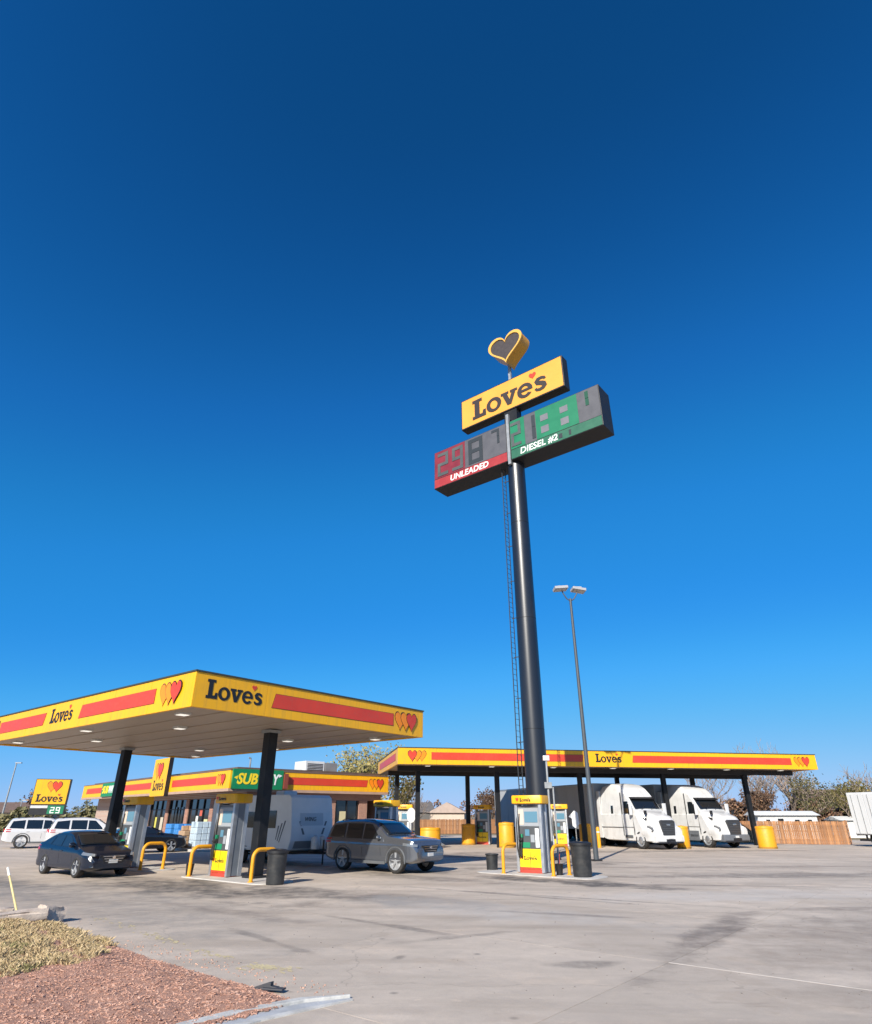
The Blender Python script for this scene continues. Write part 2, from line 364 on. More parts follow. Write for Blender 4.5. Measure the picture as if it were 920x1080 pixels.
OIL_AND_SHADE = (.075, .068, .062); BRN = (.17, .135, .11); PALE = (.52, .49, .455); LANE = R(-39)
STAINS_AND_SHADE = [(-8.0, 22.0, 7.5, 1.9, LANE, .95, OIL_AND_SHADE), (-3.5, 20.5, 7, 1.0, LANE, .7, OIL_AND_SHADE), (-13, 21.5, 6, 1.4, LANE, .55, (.21, .20, .19)), (4.2, 23.9, 5.2, 1.0, LANE, .8, OIL_AND_SHADE), (-15.5, 24.5, 6, 1.2, LANE, .6, OIL_AND_SHADE), (4.3, 23.4, 4.6, .75, LANE, .85, OIL_AND_SHADE), (-.5, 25.2, 5, 1.0, LANE, .55, OIL_AND_SHADE),
          (-1.0, 19.5, 4.2, .7, LANE, .5, OIL_AND_SHADE), (5.4, 14.1, 4.8, .5, R(56), .8, (.17, .14, .117)), (-9, 18.6, 9, 3.0, LANE, .55, (.20, .19, .18)), (10, 13.8, 4.5, 3.6, R(50), .45, (.24, .20, .165)), (1.0, 17.0, 5, 1.5, LANE, .5, PALE), (8.5, 20, 7, 1.6, R(10), .5, PALE),
          (12, 26, 9, 1.2, R(4), .6, OIL_AND_SHADE), (2.5, 37, 9, 2.6, LANE, .75, OIL_AND_SHADE), (-3, 30.5, 7, 3, LANE, .7, OIL_AND_SHADE), (14, 42.5, 14, 1.3, R(8), .6, OIL_AND_SHADE), (10, 30, 12, .7, R(3), .55, BRN), (6.6, 12.6, 4.5, 2.6, R(50), .38, BRN), (.5, 13.5, 1.6, .25, R(30), .5, OIL_AND_SHADE), (3.0, 16.2, 2.2, .2, R(-20), .5, OIL_AND_SHADE), (-1.2, 15.0, 3, .16, R(-42), .5, OIL_AND_SHADE), (1.8, 20.2, 5, .18, R(-36), .6, OIL_AND_SHADE), (4.6, 18.8, 4, .15, R(-30), .55, OIL_AND_SHADE), (8.6, 22.5, 6, .2, R(-8), .55, OIL_AND_SHADE), (-3.2, 13.4, 2.2, .14, R(-50), .45, OIL_AND_SHADE), (2.2, 11.2, .7, .25, R(10), .6, OIL_AND_SHADE), (-.6, 11.6, .35, .14, R(70), .7, OIL_AND_SHADE), (2, 31, 7, 1.0, R(5), .45, OIL_AND_SHADE), (9.5, 17.2, 2.6, .4, R(5), .5, BRN), (-4.5, 16.5, 3.0, .5, LANE, .45, BRN)]  # the two broadest oil ellipses also deepen the canopy's shade in the ground colour
GREY = (.585, .486, .392)
lot_m = ground_material('parking_lot_surface', GREY, STAINS_AND_SHADE, crack=.22)
slab_m = ground_material('slab_surface', GREY, STAINS_AND_SHADE, tint=.05, crack=.22)
terrain_m = ground_material('dry_ground', (.30, .245, .15))
def gz(x, y):
    """the ground falls away a little behind the truck canopy at the right"""
    t = max(0, min(1, (y - 50) / 14)); u = max(0, min(1, (x - 14) / 9)); t = t * t * (3 - 2 * t); u = u * u * (3 - 2 * u)
    return -.45 * t * u
def sheet(name, x0, x1, y0, y1, z, m, div=1):
    vs = [(x0 + (x1 - x0) * i / div, y0 + (y1 - y0) * j / div, z + gz(x0 + (x1 - x0) * i / div, y0 + (y1 - y0) * j / div)) for j in range(div + 1) for i in range(div + 1)]
    fs = [(j * (div + 1) + i, j * (div + 1) + i + 1, (j + 1) * (div + 1) + i + 1, (j + 1) * (div + 1) + i) for j in range(div) for i in range(div)]
    return tag(MB().add(vs, fs).build(name, m), kind='structure')
sheet('terrain', -300, 300, -60, 300, -.03, terrain_m, 150)
MB().add([(-2500, -800, -.9), (2500, -800, -.9), (2500, 3500, -.9), (-2500, 3500, -.9)], [(0, 1, 2, 3)]).build('plain', terrain_m)['kind'] = 'structure'
sheet('parking_lot', -75, 48, -20, 74, GZ, lot_m, 80)
sheet('far_road', -300, 300, 84, 92, -.012, mat('asphalt', (.10, .10, .10), .85, var=.2, vscale=.4))
# cast concrete slabs of the forecourt, parallel to the pump islands; joints show the sheet below
pave = tag(thing('pavement', None, None, (3.5, 11.3, 0), AZ), kind='structure')
SL = 4.9; slab_me = None
mb = MB(); g = .004
mb.b(g, SL - g, g, SL - g, GZ - .02, 0); slab_me = mb.mesh('slab', slab_m)
for i in range(-3, 5):
    for j in range(-4, 5):
        p = Vector((3.5, 11.3, 0)) + AX * (i + .5) * SL + AY * (j + .5) * SL
        if p.y < -1 or p.y > 33 or abs(p.x) > p.y * .75 + 5: continue
        o = link('slab', slab_me, pave, (i * SL, j * SL, 0))

# pale joint filler and a worn darker strip along one slab edge
jf = MB(); jf.b(-.014, .014, -9.5, 0, 0, .003); jf.build('joint_filler', mat('pale_filler', (.52, .47, .41), .85, var=.2, vscale=3), pave)
# ------------------------------------------------------------------ planting bed in the near left corner
def noise2(x, y, s): 
    return math.sin(x * s * 1.3 + 1.7) * math.cos(y * s * 1.1 - .6) + .5 * math.sin(x * s * 2.9 + y * s * 2.3) + .25 * math.cos(x * s * 6.1 - y * s * 5.3)
BED = [(-13.5, 18.6), (-11.2, 17.3), (-9.4, 16.2), (-7.7, 14.95), (-6.4, 13.6), (-5.2, 12.35), (-4.2, 11.4), (-3.0, 10.35), (-2.1, 9.6), (-1.62, 9.12), (-1.75, 8.8), (-2.25, 8.2), (-3.4, 6.6), (-4.5, 5.0), (-15, 5.0), (-17, 12)]
def inside(poly, x, y):
    r = False; n = len(poly)
    for i in range(n):
        (x1, y1), (x2, y2) = poly[i], poly[(i + 1) % n]
        if (y1 > y) != (y2 > y) and x < (x2 - x1) * (y - y1) / (y2 - y1) + x1: r = not r
    return r
def edge_dist(poly, x, y):
    d = 9e9; n = len(poly)
    for i in range(n):
        (x1, y1), (x2, y2) = poly[i], poly[(i + 1) % n]; dx, dy = x2 - x1, y2 - y1
        t = max(0, min(1, ((x - x1) * dx + (y - y1) * dy) / (dx * dx + dy * dy))); d = min(d, math.hypot(x - x1 - t * dx, y - y1 - t * dy))
    return d
def bed_z(x, y):
    d = edge_dist(BED, x, y)
    return .012 + .10 * min(1, d / .8) + (.05 * mnoise.fractal(Vector((x * 1.1, y * 1.1, 0)), 1., 2., 4) + .022 * mnoise.fractal(Vector((x * 7, y * 7, 3)), 1., 2., 3)) * min(1, d / .3)
TURF = [(-8.6, 9.2), (-5.72, 9.43), (-5.6, 9.8), (-5.41, 10.1), (-5.21, 10.41), (-4.86, 10.76), (-5.06, 11.39), (-5.42, 11.88), (-5.3, 12.3), (-6.40, 13.55), (-7.62, 14.75), (-8.55, 15.5), (-9.67, 16.3), (-13, 18.5), (-13, 12)]
def is_grass(x, y):
    return inside(TURF, x + .10 * noise2(x, y, 3.1) + .05 * noise2(y, x, 9), y + .12 * noise2(x + 5, y, 2.7))
mulch_m = bpy.data.materials.new('red_mulch'); mulch_m.use_nodes = True
nt = mulch_m.node_tree; P = nt.nodes['Principled BSDF']; geo = nt.nodes.new('ShaderNodeNewGeometry')
n1 = nt.nodes.new('ShaderNodeTexNoise'); n1.inputs['Scale'].default_value = 34; n1.inputs['Detail'].default_value = 8; n1.inputs['Roughness'].default_value = .75
nt.links.new(geo.outputs['Position'], n1.inputs['Vector'])
cr = nt.nodes.new('ShaderNodeValToRGB'); e = cr.color_ramp.elements
e[0].position = .3; e[0].color = (.30, .15, .10, 1); e[1].position = .72; e[1].color = (.60, .345, .245, 1)
nt.links.new(n1.outputs[0], cr.inputs[0]); nt.links.new(cr.outputs[0], P.inputs['Base Color']); P.inputs['Roughness'].default_value = .92
bmp = nt.nodes.new('ShaderNodeBump'); bmp.inputs['Strength'].default_value = .9; bmp.inputs['Distance'].default_value = .03
nt.links.new(n1.outputs[0], bmp.inputs['Height']); nt.links.new(bmp.outputs[0], P.inputs['Normal'])
bm = bmesh.new(); step = .09; grid = {}
for i in range(int(12.6 / step)):
    for j in range(int(13.6 / step)):
        x = -13.6 + i * step; y = 5.0 + j * step
        if abs(x) > y * .68 + .6: continue
        if inside(BED, x, y): grid[i, j] = bm.verts.new((x + rnd.uniform(-.03, .03), y + rnd.uniform(-.03, .03), bed_z(x, y)))
for (i, j) in list(grid):
    k = [(i, j), (i + 1, j), (i + 1, j + 1), (i, j + 1)]
    if all(q in grid for q in k): bm.faces.new([grid[q] for q in k])
me = bpy.data.meshes.new('planting_bed'); bm.to_mesh(me); bm.free(); me.materials.append(mulch_m)
me.polygons.foreach_set('use_smooth', [True] * len(me.polygons))
tag(link('planting_bed', me), kind='structure')
# wood chips (uncountable)
chip_m = [mat('wood_chip_%d' % i, c, .9) for i, c in enumerate(((.54, .30, .21), (.48, .26, .18), (.60, .37, .27), (.36, .185, .125)))]
mb = MB()
tries = 0
while len(mb.f) < 6 * 22000 and tries < 200000:
    tries += 1
    y = 5.6 + 9.5 * rnd.random() ** 1.5; x = rnd.uniform(-9.5, -1.4)
    if abs(x) > y * .68 or not inside(BED, x, y): continue
    if is_grass(x, y) and rnd.random() < .93: continue
    if edge_dist(BED, x, y) < .03: continue
    s = rnd.choice((rnd.uniform(.005, .011), rnd.uniform(.005, .011), rnd.uniform(.008, .022))); mb.box((x, y, bed_z(x, y) + s * .15), (s * rnd.uniform(1, 2.6), s * .7, s * .35), rnd.choice((0, 0, 1, 2, 2, 3)), rnd.uniform(0, 6.3), rnd.uniform(-.5, .5), rnd.uniform(-.4, .4))
for k in range(160):   # chips strayed on to the paving
    t = rnd.random(); x = -5.6 + 4.3 * t + abs(rnd.gauss(0, .25)); y = 12.7 - 3.5 * t + abs(rnd.gauss(0, .22))
    if inside(BED, x, y): continue
    s = rnd.uniform(.006, .016); mb.box((x, y, .006), (s * rnd.uniform(1, 2.4), s * .7, .01), rnd.choice((0, 1, 2)), rnd.uniform(0, 6.3))
tag(mb.build('wood_chips', chip_m), 'reddish brown wood chip mulch covering the planting bed in the near corner', 'mulch', kind='stuff')
# dormant turf
gm = [mat('dry_grass_%d' % i, c, .85) for i, c in enumerate(((.48, .35, .185), (.56, .43, .25), (.34, .27, .13), (.20, .19, .075), (.40, .29, .155)))]
mb = MB(); cnt = 0; tries = 0
while cnt < 60000 and tries < 500000:
    tries += 1
    x = rnd.uniform(-12.5, -4.6); y = rnd.uniform(9, 18)
    if abs(x) > y * .68 or not inside(BED, x, y) or not is_grass(x, y): continue
    if noise2(x, y, 5.5) + rnd.uniform(-.6, .6) < -.75: continue
    cnt += 1; z = bed_z(x, y) - .01; h = rnd.uniform(.02, .075) * (1.0 + .35 * noise2(x, y, 3)); a = rnd.uniform(0, 6.3); w = rnd.uniform(.005, .010); l = rnd.uniform(.2, 1.3) * h
    dx, dy = math.cos(a), math.sin(a); a2 = rnd.uniform(0, 6.3); lx, ly = math.cos(a2) * l, math.sin(a2) * l
    gpatch = noise2(x, y, 1.8) > .95
    mb.add([(x - dx * w, y - dy * w, z), (x + dx * w, y + dy * w, z), (x + lx * .5 + dx * w * .6, y + ly * .5 + dy * w * .6, z + h * .75), (x + lx, y + ly, z + h)], [(0, 1, 2), (0, 2, 3)], rnd.choice((2, 3, 3, 4)) if gpatch else rnd.choice((0, 0, 1, 1, 4, 2)))
tag(mb.build('dry_turf', gm), 'straw coloured dormant turf patch with a few green tufts beside the mulch', 'grass', kind='stuff')

# kerb at the tip of the bed: kerb top and gutter pan
kerb_path = [(-1.02, 9.24), (-1.5, 8.98), (-2.05, 8.52), (-2.75, 7.72), (-3.6, 6.55), (-4.6, 5.1)]
def ribbon(path, o0, o1, z0, z1, w0=1.):
    """strip between two offsets to the left of the path, raised"""
    vs = []; n = len(path)
    for i, p in enumerate(path):
        q0 = Vector(path[max(i - 1, 0)]); q1 = Vector(path[min(i + 1, n - 1)]); d = (q1 - q0).normalized(); nn = Vector((-d.y, d.x)); k = min(1, w0 + i * .6)
        for off in (o0 * k, o1 * k):
            c = Vector(p) + nn * off; vs += [(c.x, c.y, z0), (c.x, c.y, z1)]
    fs = []
    for i in range(n - 1):
        a, b_ = i * 4, i * 4 + 4
        fs += [(a + 1, a + 3, b_ + 3, b_ + 1), (a, a + 1, b_ + 1, b_), (a + 2, b_ + 2, b_ + 3, a + 3)]
    fs += [(0, 2, 3, 1), (4 * n - 4, 4 * n - 3, 4 * n - 1, 4 * n - 2)]
    return MB().add(vs, fs)
kerb = tag(thing('kerb', None, None), kind='structure')
kw = mat('pale_kerb', (.50, .49, .46), .85, var=.2, vscale=5, bump=.3, dirt=((.25, .24, .22), .6, 3))
ribbon(kerb_path, -.24, -.10, -.02, .045, .25).build('kerb_top', kw, kerb, bevel=.012)
ribbon(kerb_path, -.098, .14, -.02, .012, .25).build('gutter', mat('grey_kerb', (.40, .41, .42), .85, var=.15, vscale=4, bump=.3), kerb)
ribbon(kerb_path, .142, .24, -.02, .016, .25).build('gutter_edge', kw, kerb)

# flaking yellow line
mb = MB()
def paint_at(px0, py0, px1, py1, n, spread):
    for k in range(n):
        t = rnd.random(); x = px0 + (px1 - px0) * t + rnd.gauss(0, spread); y = py0 + (py1 - py0) * t + rnd.gauss(0, spread); s = rnd.uniform(.012, .05)
        if inside(BED, x, y): continue
        a = rnd.uniform(-.5, .1) - .75; pts = []; m_ = rnd.randint(5, 7)
        for i in range(m_):
            q = 2 * math.pi * i / m_; rr = s * rnd.uniform(.5, 1.2); u, v = rr * 1.9 * math.cos(q), rr * .55 * math.sin(q)
            pts.append((x + u * math.cos(a) - v * math.sin(a), y + u * math.sin(a) + v * math.cos(a), .004 + k * .00001))
        mb.add(pts, [tuple(range(m_))])
paint_at(-5.6, 14.0, -4.4, 12.75, 60, .07); paint_at(-4.0, 12.3, -3.2, 11.6, 34, .06); paint_at(-2.75, 11.15, -2.05, 10.75, 70, .09); paint_at(-2.9, 10.95, -2.3, 10.9, 30, .06)
paint_at(-7.2, 15.6, -5.9, 14.4, 40, .08)
tag(mb.build('faded_paint_line', mat('faded_yellow_paint', (.56, .47, .27), .85, var=.15, vscale=6)), kind='structure')

# broken kerb stones and the leaning stake at the bed's far end
def rough_block(dims, seed, mb=None, amp=.03):
    rr = random.Random(seed); bm = bmesh.new(); bmesh.ops.create_cube(bm, size=1)
    bmesh.ops.subdivide_edges(bm, edges=bm.edges, cuts=4, use_grid_fill=True)
    for v in bm.verts:
        v.co = Vector((v.co.x * dims[0], v.co.y * dims[1], v.co.z * dims[2])); v.co += Vector((rr.uniform(-1, 1), rr.uniform(-1, 1), rr.uniform(-1, 1))) * amp
    me = bpy.data.meshes.new('stone'); bm.to_mesh(me); bm.free(); me.polygons.foreach_set('use_smooth', [True] * len(me.polygons)); me.set_sharp_from_angle(angle=R(38)); return me
stone_m = mat('weathered_concrete', (.50, .42, .35), .9, var=.2, vscale=4, bump=.5, bscale=30, dirt=((.30, .22, .17), .6, 3))
for k, (x, y, z, d, rz, ry, lab) in enumerate((
        (-8.62, 14.35, .16, (1.75, .32, .17), R(38), -.03, 'long pale broken kerb stone lying on the turf below the stake'),
        (-9.55, 15.25, .15, (1.2, .30, .16), R(30), .05, 'reddish kerb stone lying behind the long pale one, at the left edge'),
        (-7.95, 15.05, .17, (.42, .36, .24), R(60), .15, 'short rounded lump of broken kerb at the foot of the stake'))):
    me = rough_block(d, k, amp=.022); me.materials.append(stone_m)
    tag(link('kerb_stone', me, None, (x, y, z), (0, ry, rz)), lab, 'kerb stone', 'broken kerb stones on the bed')
st = thing('marker_stake', 'thin leaning pale yellow stake standing among the broken kerb stones', 'stake', (-8.55, 15.1, .05))
MB().cyl((0, 0, -.1), (-.62, .1, .92), .024, .017, 8).build('shaft', mat('stake_yellow', (.72, .58, .26), .6, var=.15, vscale=8), st, smooth=40)
MB().cyl((-.535, .0865, .78), (-.625, .1005, .93), .026, .022, 8).build('tip_band', mat('stake_white', (.78, .76, .68), .6), st, smooth=40)
# torn black rubber scrap by the bed
mb = MB(); mb.prism([(-.2, 0), (.12, -.01), (.14, .02), (.05, .03), (.05, .07), (.0, .06), (-.1, .03)], -.03, .05); mb.b(-.05, .24, -.085, .03, .0, .018)
tag(mb.build('rubber_scrap', mat('scrap_rubber', (.05, .05, .055), .6, var=.2), None, bevel=.006, loc=(-2.12, 9.62, .03), rot=(0, 0, R(-15))), 'small torn black rubber scrap lying at the edge of the mulch', 'rubber scrap')
# loose grit and litter on the paving
mb = MB()
for k in range(420):
    y = 9 + 22 * rnd.random(); x = rnd.uniform(-.62, .68) * y
    if inside(BED, x, y): continue
    s = rnd.uniform(.006, .016); mb.box((x, y, s * .3), (s * 1.4, s, s * .7), 0, rnd.uniform(0, 6))
tag(mb.build('grit', mat('grit_stone', (.20, .18, .16), .9)), 'loose grit scattered over the grey paving', 'grit', kind='stuff')
# ------------------------------------------------------------------ car canopy
def canopy_box(root, w, d, z0, fh, panels_along, n_panels, rows):
    """fascia on four sides, soffit panels, roof sheet; local x 0..w, y 0..d"""
    t = .12
    def panels(ax, a0, a1, mk):
        n_ = max(2, round((a1 - a0) / 2.6)); st = (a1 - a0) / n_
        for i in range(n_): mk(a0 + i * st + (.004 if i else 0), a0 + (i + 1) * st - (.004 if i < n_ - 1 else 0))
    panels('x', 0, w, lambda p, q: MB().b(p, q, 0, t, z0, z0 + fh).build('fascia', yellow, root, bevel=.01))
    panels('x', 0, w, lambda p, q: MB().b(p, q, d - t, d, z0, z0 + fh).build('fascia', yellow, root, bevel=.01))
    panels('y', t + .002, d - t - .002, lambda p, q: MB().b(0, t, p, q, z0, z0 + fh).build('fascia', yellow, root, bevel=.01))
    panels('y', t + .002, d - t - .002, lambda p, q: MB().b(w - t, w, p, q, z0, z0 + fh).build('fascia', yellow, root, bevel=.01))
    cap = MB()
    for a in ((-.03, w + .03, -.03, .16), (-.03, w + .03, d - .16, d + .03), (-.03, .16, .162, d - .162), (w - .16, w + .03, .162, d - .162)): cap.b(*a, z0 + fh + .002, z0 + fh + .05)
    cap.build('coping', mat('dark_coping', (.045, .05, .035), .5), root)
    MB().b(t + .003, w - t - .003, t + .003, d - t - .003, z0 + fh - .25, z0 + fh - .2).build('roof_sheet', galv, root)
    # soffit panels, each a little tray
    L = (d if panels_along == 'y' else w) - 2 * t - .02; W = (w if panels_along == 'y' else d) - 2 * t - .02; pw = W / n_panels
    mb = MB(); mb.b(.006, pw - .006, 0, L, .0, .05) if panels_along == 'y' else mb.b(0, L, .006, pw - .006, 0, .05)
    me = mb.mesh('soffit_panel', soffit_m, bevel=.012)
    for i in range(n_panels):
        z = z0 + .045 + (.028 if i % 2 else 0)
        link('soffit_panel', me, root, (t + .01 + (i * pw if panels_along == 'y' else 0), t + .01 + (i * pw if panels_along == 'x' else 0), z))
lf = MB(); lf.b(-.19, .19, -.19, .19, -.04, .06, 0); lf_me = lf.mesh('lamp_housing', mat('lamp_housing', (.55, .54, .5), .5), bevel=.01)
ln_me = MB().b(-.15, .15, -.15, .15, -.055, -.042).mesh('lamp_lens', lamp_m)
CW, CD, CZ, CF = 10.55, 17.2, 4.84, 1.02
can = thing('car_canopy', 'large yellow fuel canopy with red stripes and hearts, on two black columns', 'canopy', CC, AZ)
canopy_box(can, CW, CD, CZ, CF, 'y', 15, None)
for (x, y) in ((.75, 1.7), (2.6, 5.0), (.75, 8.4), (2.7, 11.8), (.8, 15.1), (7.9, 12.2), (9.8, 15.6), (7.9, 5.4), (9.8, 2.0), (9.8, 8.8)):
    h = link('lamp_housing', lf_me, can, (x, y, CZ + .03)); link('lamp_lens', ln_me, h)
for y in (3.1, 14.2):
    MB().b(5.27 - .19, 5.27 + .19, y - .19, y + .19, .1, CZ + .04).build('column', steel_black, can, bevel=.02)
    MB().b(5.27 - .32, 5.27 + .32, y - .32, y + .32, .02, .099).build('base_plate', dark, can, bevel=.01)
    MB().b(5.27 - .26, 5.27 + .26, y - .26, y + .26, CZ - .07, CZ + .03).build('column_cap', galv, can)
# right-hand face (local y = 0)
wordmark(can, (.42, -.003, CZ + .30), (1, 0, 0), .56, 2.02, black, red, .008)
stripe(can, (0, -.003, 0), (1, 0, 0), 2.86, 8.72, CZ + .30, CZ + .74, .12, .0)
hearts_logo(can, (9.78, -.003, CZ + .50), (1, 0, 0), .74)
# left-hand face (local x = 0), runs towards -y
wordmark(can, (-.003, 10.0, CZ + .30), (0, -1, 0), .54, 1.9, black, red, .008)
stripe(can, (-.003, 0, 0), (0, -1, 0), -7.5, -2.2, CZ + .30, CZ + .74, .12, .0)
stripe(can, (-.003, 0, 0), (0, -1, 0), -15.2, -10.5, CZ + .30, CZ + .74, .0, .12)
hearts_logo(can, (-.003, .95, CZ + .50), (0, -1, 0), .74)
hearts_logo(can, (-.003, 16.3, CZ + .50), (0, -1, 0), .74, flip=True)

# ------------------------------------------------------------------ pumps
def rounded_rect(w, d, r, bulge=0., n=5):
    pts = []
    for (cx, cy, a0) in ((w / 2 - r, d / 2 - r, 0), (-w / 2 + r, d / 2 - r, 90), (-w / 2 + r, -d / 2 + r, 180), (w / 2 - r, -d / 2 + r, 270)):
        for i in range(n + 1):
            a = R(a0 + 90 * i / n); pts.append((cx + r * math.cos(a), cy + r * math.sin(a)))
    if bulge: 
        out = []
        for i, p in enumerate(pts):
            q = pts[(i + 1) % len(pts)]; out.append(p)
            if abs(q[0] - p[0]) > w * .4:
                for k in range(1, 8): t = k / 8; out.append((p[0] + (q[0] - p[0]) * t, p[1] + (1 if p[1] > 0 else -1) * bulge * 4 * t * (1 - t)))
        pts = out
    return pts
pump_green = mat('nozzle_green', (.01, .22, .10), .5); pump_yellow = mat('pump_door_yellow', (.85, .58, .008), .4, var=.06, vscale=3, dirt=((.4, .26, .05), .3, 5))
pump_white = mat('pump_fascia', (.30, .32, .34), .4, var=.06); label_tan = mat('pump_notice', (.62, .50, .40), .5)
def pump(label, loc, rz, group):
    """dispenser, broad faces towards local -y and +y, aluminium pillars on the ends"""
    r = thing('fuel_pump', label, 'fuel pump', loc, rz, group); W, D = 1.06, .62
    MB().b(-.50, .50, -.27, .27, 0, .12).build('plinth', mat('pump_plinth_red', (.42, .05, .03), .5, var=.15), r, bevel=.01)
    MB().b(-.44, .44, -.25, .25, .122, 2.28).build('cabinet', mat('pump_cabinet', (.13, .14, .15), .5, var=.1), r)
    for s in (-1, 1):      # end pillars: two aluminium posts with a darker channel between them
        p = MB(); p.b(s * .50 - .055, s * .50 + .055, -.31, -.14, .02, 2.34); p.b(s * .50 - .055, s * .50 + .055, .14, .31, .02, 2.34)
        pl = p.build('end_pillar', silver, r, bevel=.012)
        MB().b(s * .50 - .035, s * .50 + .035, -.138, .138, .03, 2.33).build('pillar_channel', mat('channel_blue_grey', (.19, .215, .245), .5, metal=.3, var=.1), pl)
    for s in (-1, 1):      # both faces
        f = lambda y0, y1: (min(s * y0, s * y1), max(s * y0, s * y1))
        d = MB().b(-.43, .43, *f(.252, .285), .125, .80).build('lower_door', pump_yellow, r, bevel=.008)
        MB().b(-.425, .425, *f(.286, .29), .13, .19).build('door_stripe', red, d)
        MB().b(-.008, .008, *f(.2855, .288), .2, .79).build('door_seam', dark, d)
        right = (1, 0, 0) if s < 0 else (-1, 0, 0)
        wordmark(d, (-.26 if s < 0 else .26, s * .286, .43), right, .13, .52, black, red, .004)
        on_face(link('logo_heart', fill_mesh([heart_pts(.11, .12, 8)], .004, red, 'logo_heart'), d), ((-.34 if s < 0 else .34), s * .286, .50), right)
        u = MB(); u.b(-.42, .42, *f(.25, .275), .82, 1.55); up = u.build('nozzle_panel', mat('nozzle_panel', (.07, .075, .08), .5, var=.15), r)
        MB().b(-.40, .02, *f(.276, .284), .84, 1.02).build('grade_label', pump_green, up)
        MB().b(.06, .22, *f(.276, .29), 1.02, 1.28).build('card_reader', pump_white, up, bevel=.006)
        MB().b(-.16, .02, *f(.276, .288), 1.24, 1.46).build('price_display', screen, up)
        MB().b(.25, .41, *f(.276, .282), .85, 1.5).build('notice', mat('notice_white', (.62, .63, .62), .5), up)
        for k, xx in enumerate((-.36, -.27)):
            nz = MB(); nz.box((xx, s * .33, 1.18), (.055, .09, .22), 0); nz.box((xx, s * .38, 1.10), (.045, .14, .05), 0)
            nz.tube([(xx, s * .36, 1.08), (xx - .02, s * .42, .85), (xx - .03, s * .40, .55), (xx - .05, s * .36, .5), (xx - .12, s * .34, .8), (xx - .13, s * .31, 1.6), (xx - .10, s * .28, 2.0)], .024, 7)
            nz.build('nozzle_hose', rubber, r, smooth=40)
            MB().box((xx, s * .34, 1.24), (.065, .10, .12), 0).build('nozzle_guard', pump_green if k else black, r, bevel=.01)
        t = MB().b(-.43, .43, *f(.25, .27), 1.57, 2.2).build('upper_panel', pump_white, r, bevel=.008)
        MB().b(-.16, .38, *f(.271, .282), 1.70, 2.08).build('video_screen', screen, t, bevel=.004)
        MB().b(-.41, -.20, *f(.271, .28), 1.62, 2.15).build('advert', label_tan, t)
    tp = rounded_rect(1.30, .80, .10, .10); mb = MB(); n = len(tp)
    vs = [(x * k, y * k, z) for (k, z) in ((.93, 2.345), (1.0, 2.37), (1.0, 2.61), (.97, 2.65)) for x, y in tp]
    fs = [(i * n + j, i * n + (j + 1) % n, (i + 1) * n + (j + 1) % n, (i + 1) * n + j) for i in range(3) for j in range(n)] + [tuple(range(n - 1, -1, -1)), tuple(range(3 * n, 4 * n))]
    top = mb.add(vs, fs).build('topper', yellow, r, smooth=35)
    for s in (-1, 1):
        right = (1, 0, 0) if s < 0 else (-1, 0, 0)
        wordmark(top, (s * .22, s * .503, 2.43), right, .12, .44, black, red, .006)
        on_face(link('logo_heart', fill_mesh([heart_pts(.13, .13, 8)], .006, red, 'logo_heart'), top), (s * .34, s * .492, 2.50), right)
    return r
PR = AZ - R(90)
PG = 'fuel pumps of the same make'
IS_Z = .03
def island(y0, y1, xc=5.0, hw=.72, root_at=None):
    c = fc(xc, (y0 + y1) / 2)
    pl = rounded_rect(y1 - y0, hw * 2, .5); mb = MB(); mb.prism(pl, GZ - .01, IS_Z, plane='xy')
    return tag(mb.build('pump_island', concrete_l, None, bevel=.015, loc=c, rot=(0, 0, PR)), kind='structure')
island(1.1, 5.9, 4.75, .82); island(8.7, 15.4, 4.9, .85)
p1 = pump('fuel pump with yellow door beside the near canopy column', fc(4.95, 4.45, IS_Z), PR, PG)
def place_pump(label, loc, rz):
    c = copy_tree(p1); c.location = loc; c.rotation_euler = (0, 0, rz); c['label'] = label; return c
place_pump('fuel pump beside the far canopy column, behind the dark sedan', fc(4.8, 11.25, IS_Z), PR)
# open-air island in front of the tall sign
mb = MB(); mb.prism(rounded_rect(5.0, 1.7, .5), GZ - .01, .02, plane='xy')
tag(mb.build('pump_island', concrete_l, None, bevel=.015, loc=(3.85, 26.45, 0), rot=(0, 0, PR)), kind='structure')
place_pump('fuel pump in the open, just before the tall sign column', (3.72, 26.95, .02), R(-31))
mb = MB(); mb.prism(rounded_rect(4.6, 1.7, .5), GZ - .01, .02, plane='xy')
tag(mb.build('pump_island', concrete_l, None, bevel=.015, loc=(-2.55, 36.2, 0), rot=(0, 0, PR)), kind='structure')
place_pump('fuel pump seen over the roof of the grey sport utility car', (-2.62, 36.3, .02), PR)

def hoop(label, loc, rz, w=.95, h=.92):
    r = thing('hoop_bollard', label, 'bollard', loc, rz, 'yellow hoop bollards at the pump islands')
    pts = [(0, 0, -.05), (0, 0, h - .25)] + [(.25 - .25 * math.cos(R(a)), 0, h - .25 + .25 * math.sin(R(a))) for a in range(15, 91, 15)]
    pts += [(w - .25 + .25 * math.sin(R(a)), 0, h - .25 + .25 * math.cos(R(a))) for a in range(0, 91, 15)] + [(w, 0, -.05)]
    MB().tube(pts, .062, 12).build('hoop', yellow2, r, smooth=50)
    for x in (0, w): MB().cyl((x, 0, -.03), (x, 0, .02), .1, .1, 14).build('foot_flange', yellow2, r, smooth=40)
    return r
hoop('yellow hoop bollard left of the pump at the near canopy column', fc(4.1, 5.35, IS_Z), AZ)
hoop('yellow hoop bollard by the black bin, at the near canopy column', fc(4.18, 1.85, IS_Z), AZ)
hoop('yellow hoop bollard just right of the dark sedan', fc(4.35, 9.25, IS_Z), AZ)
hoop('yellow hoop bollard behind the dark sedan, left of its pump', fc(4.35, 12.9, IS_Z), AZ)
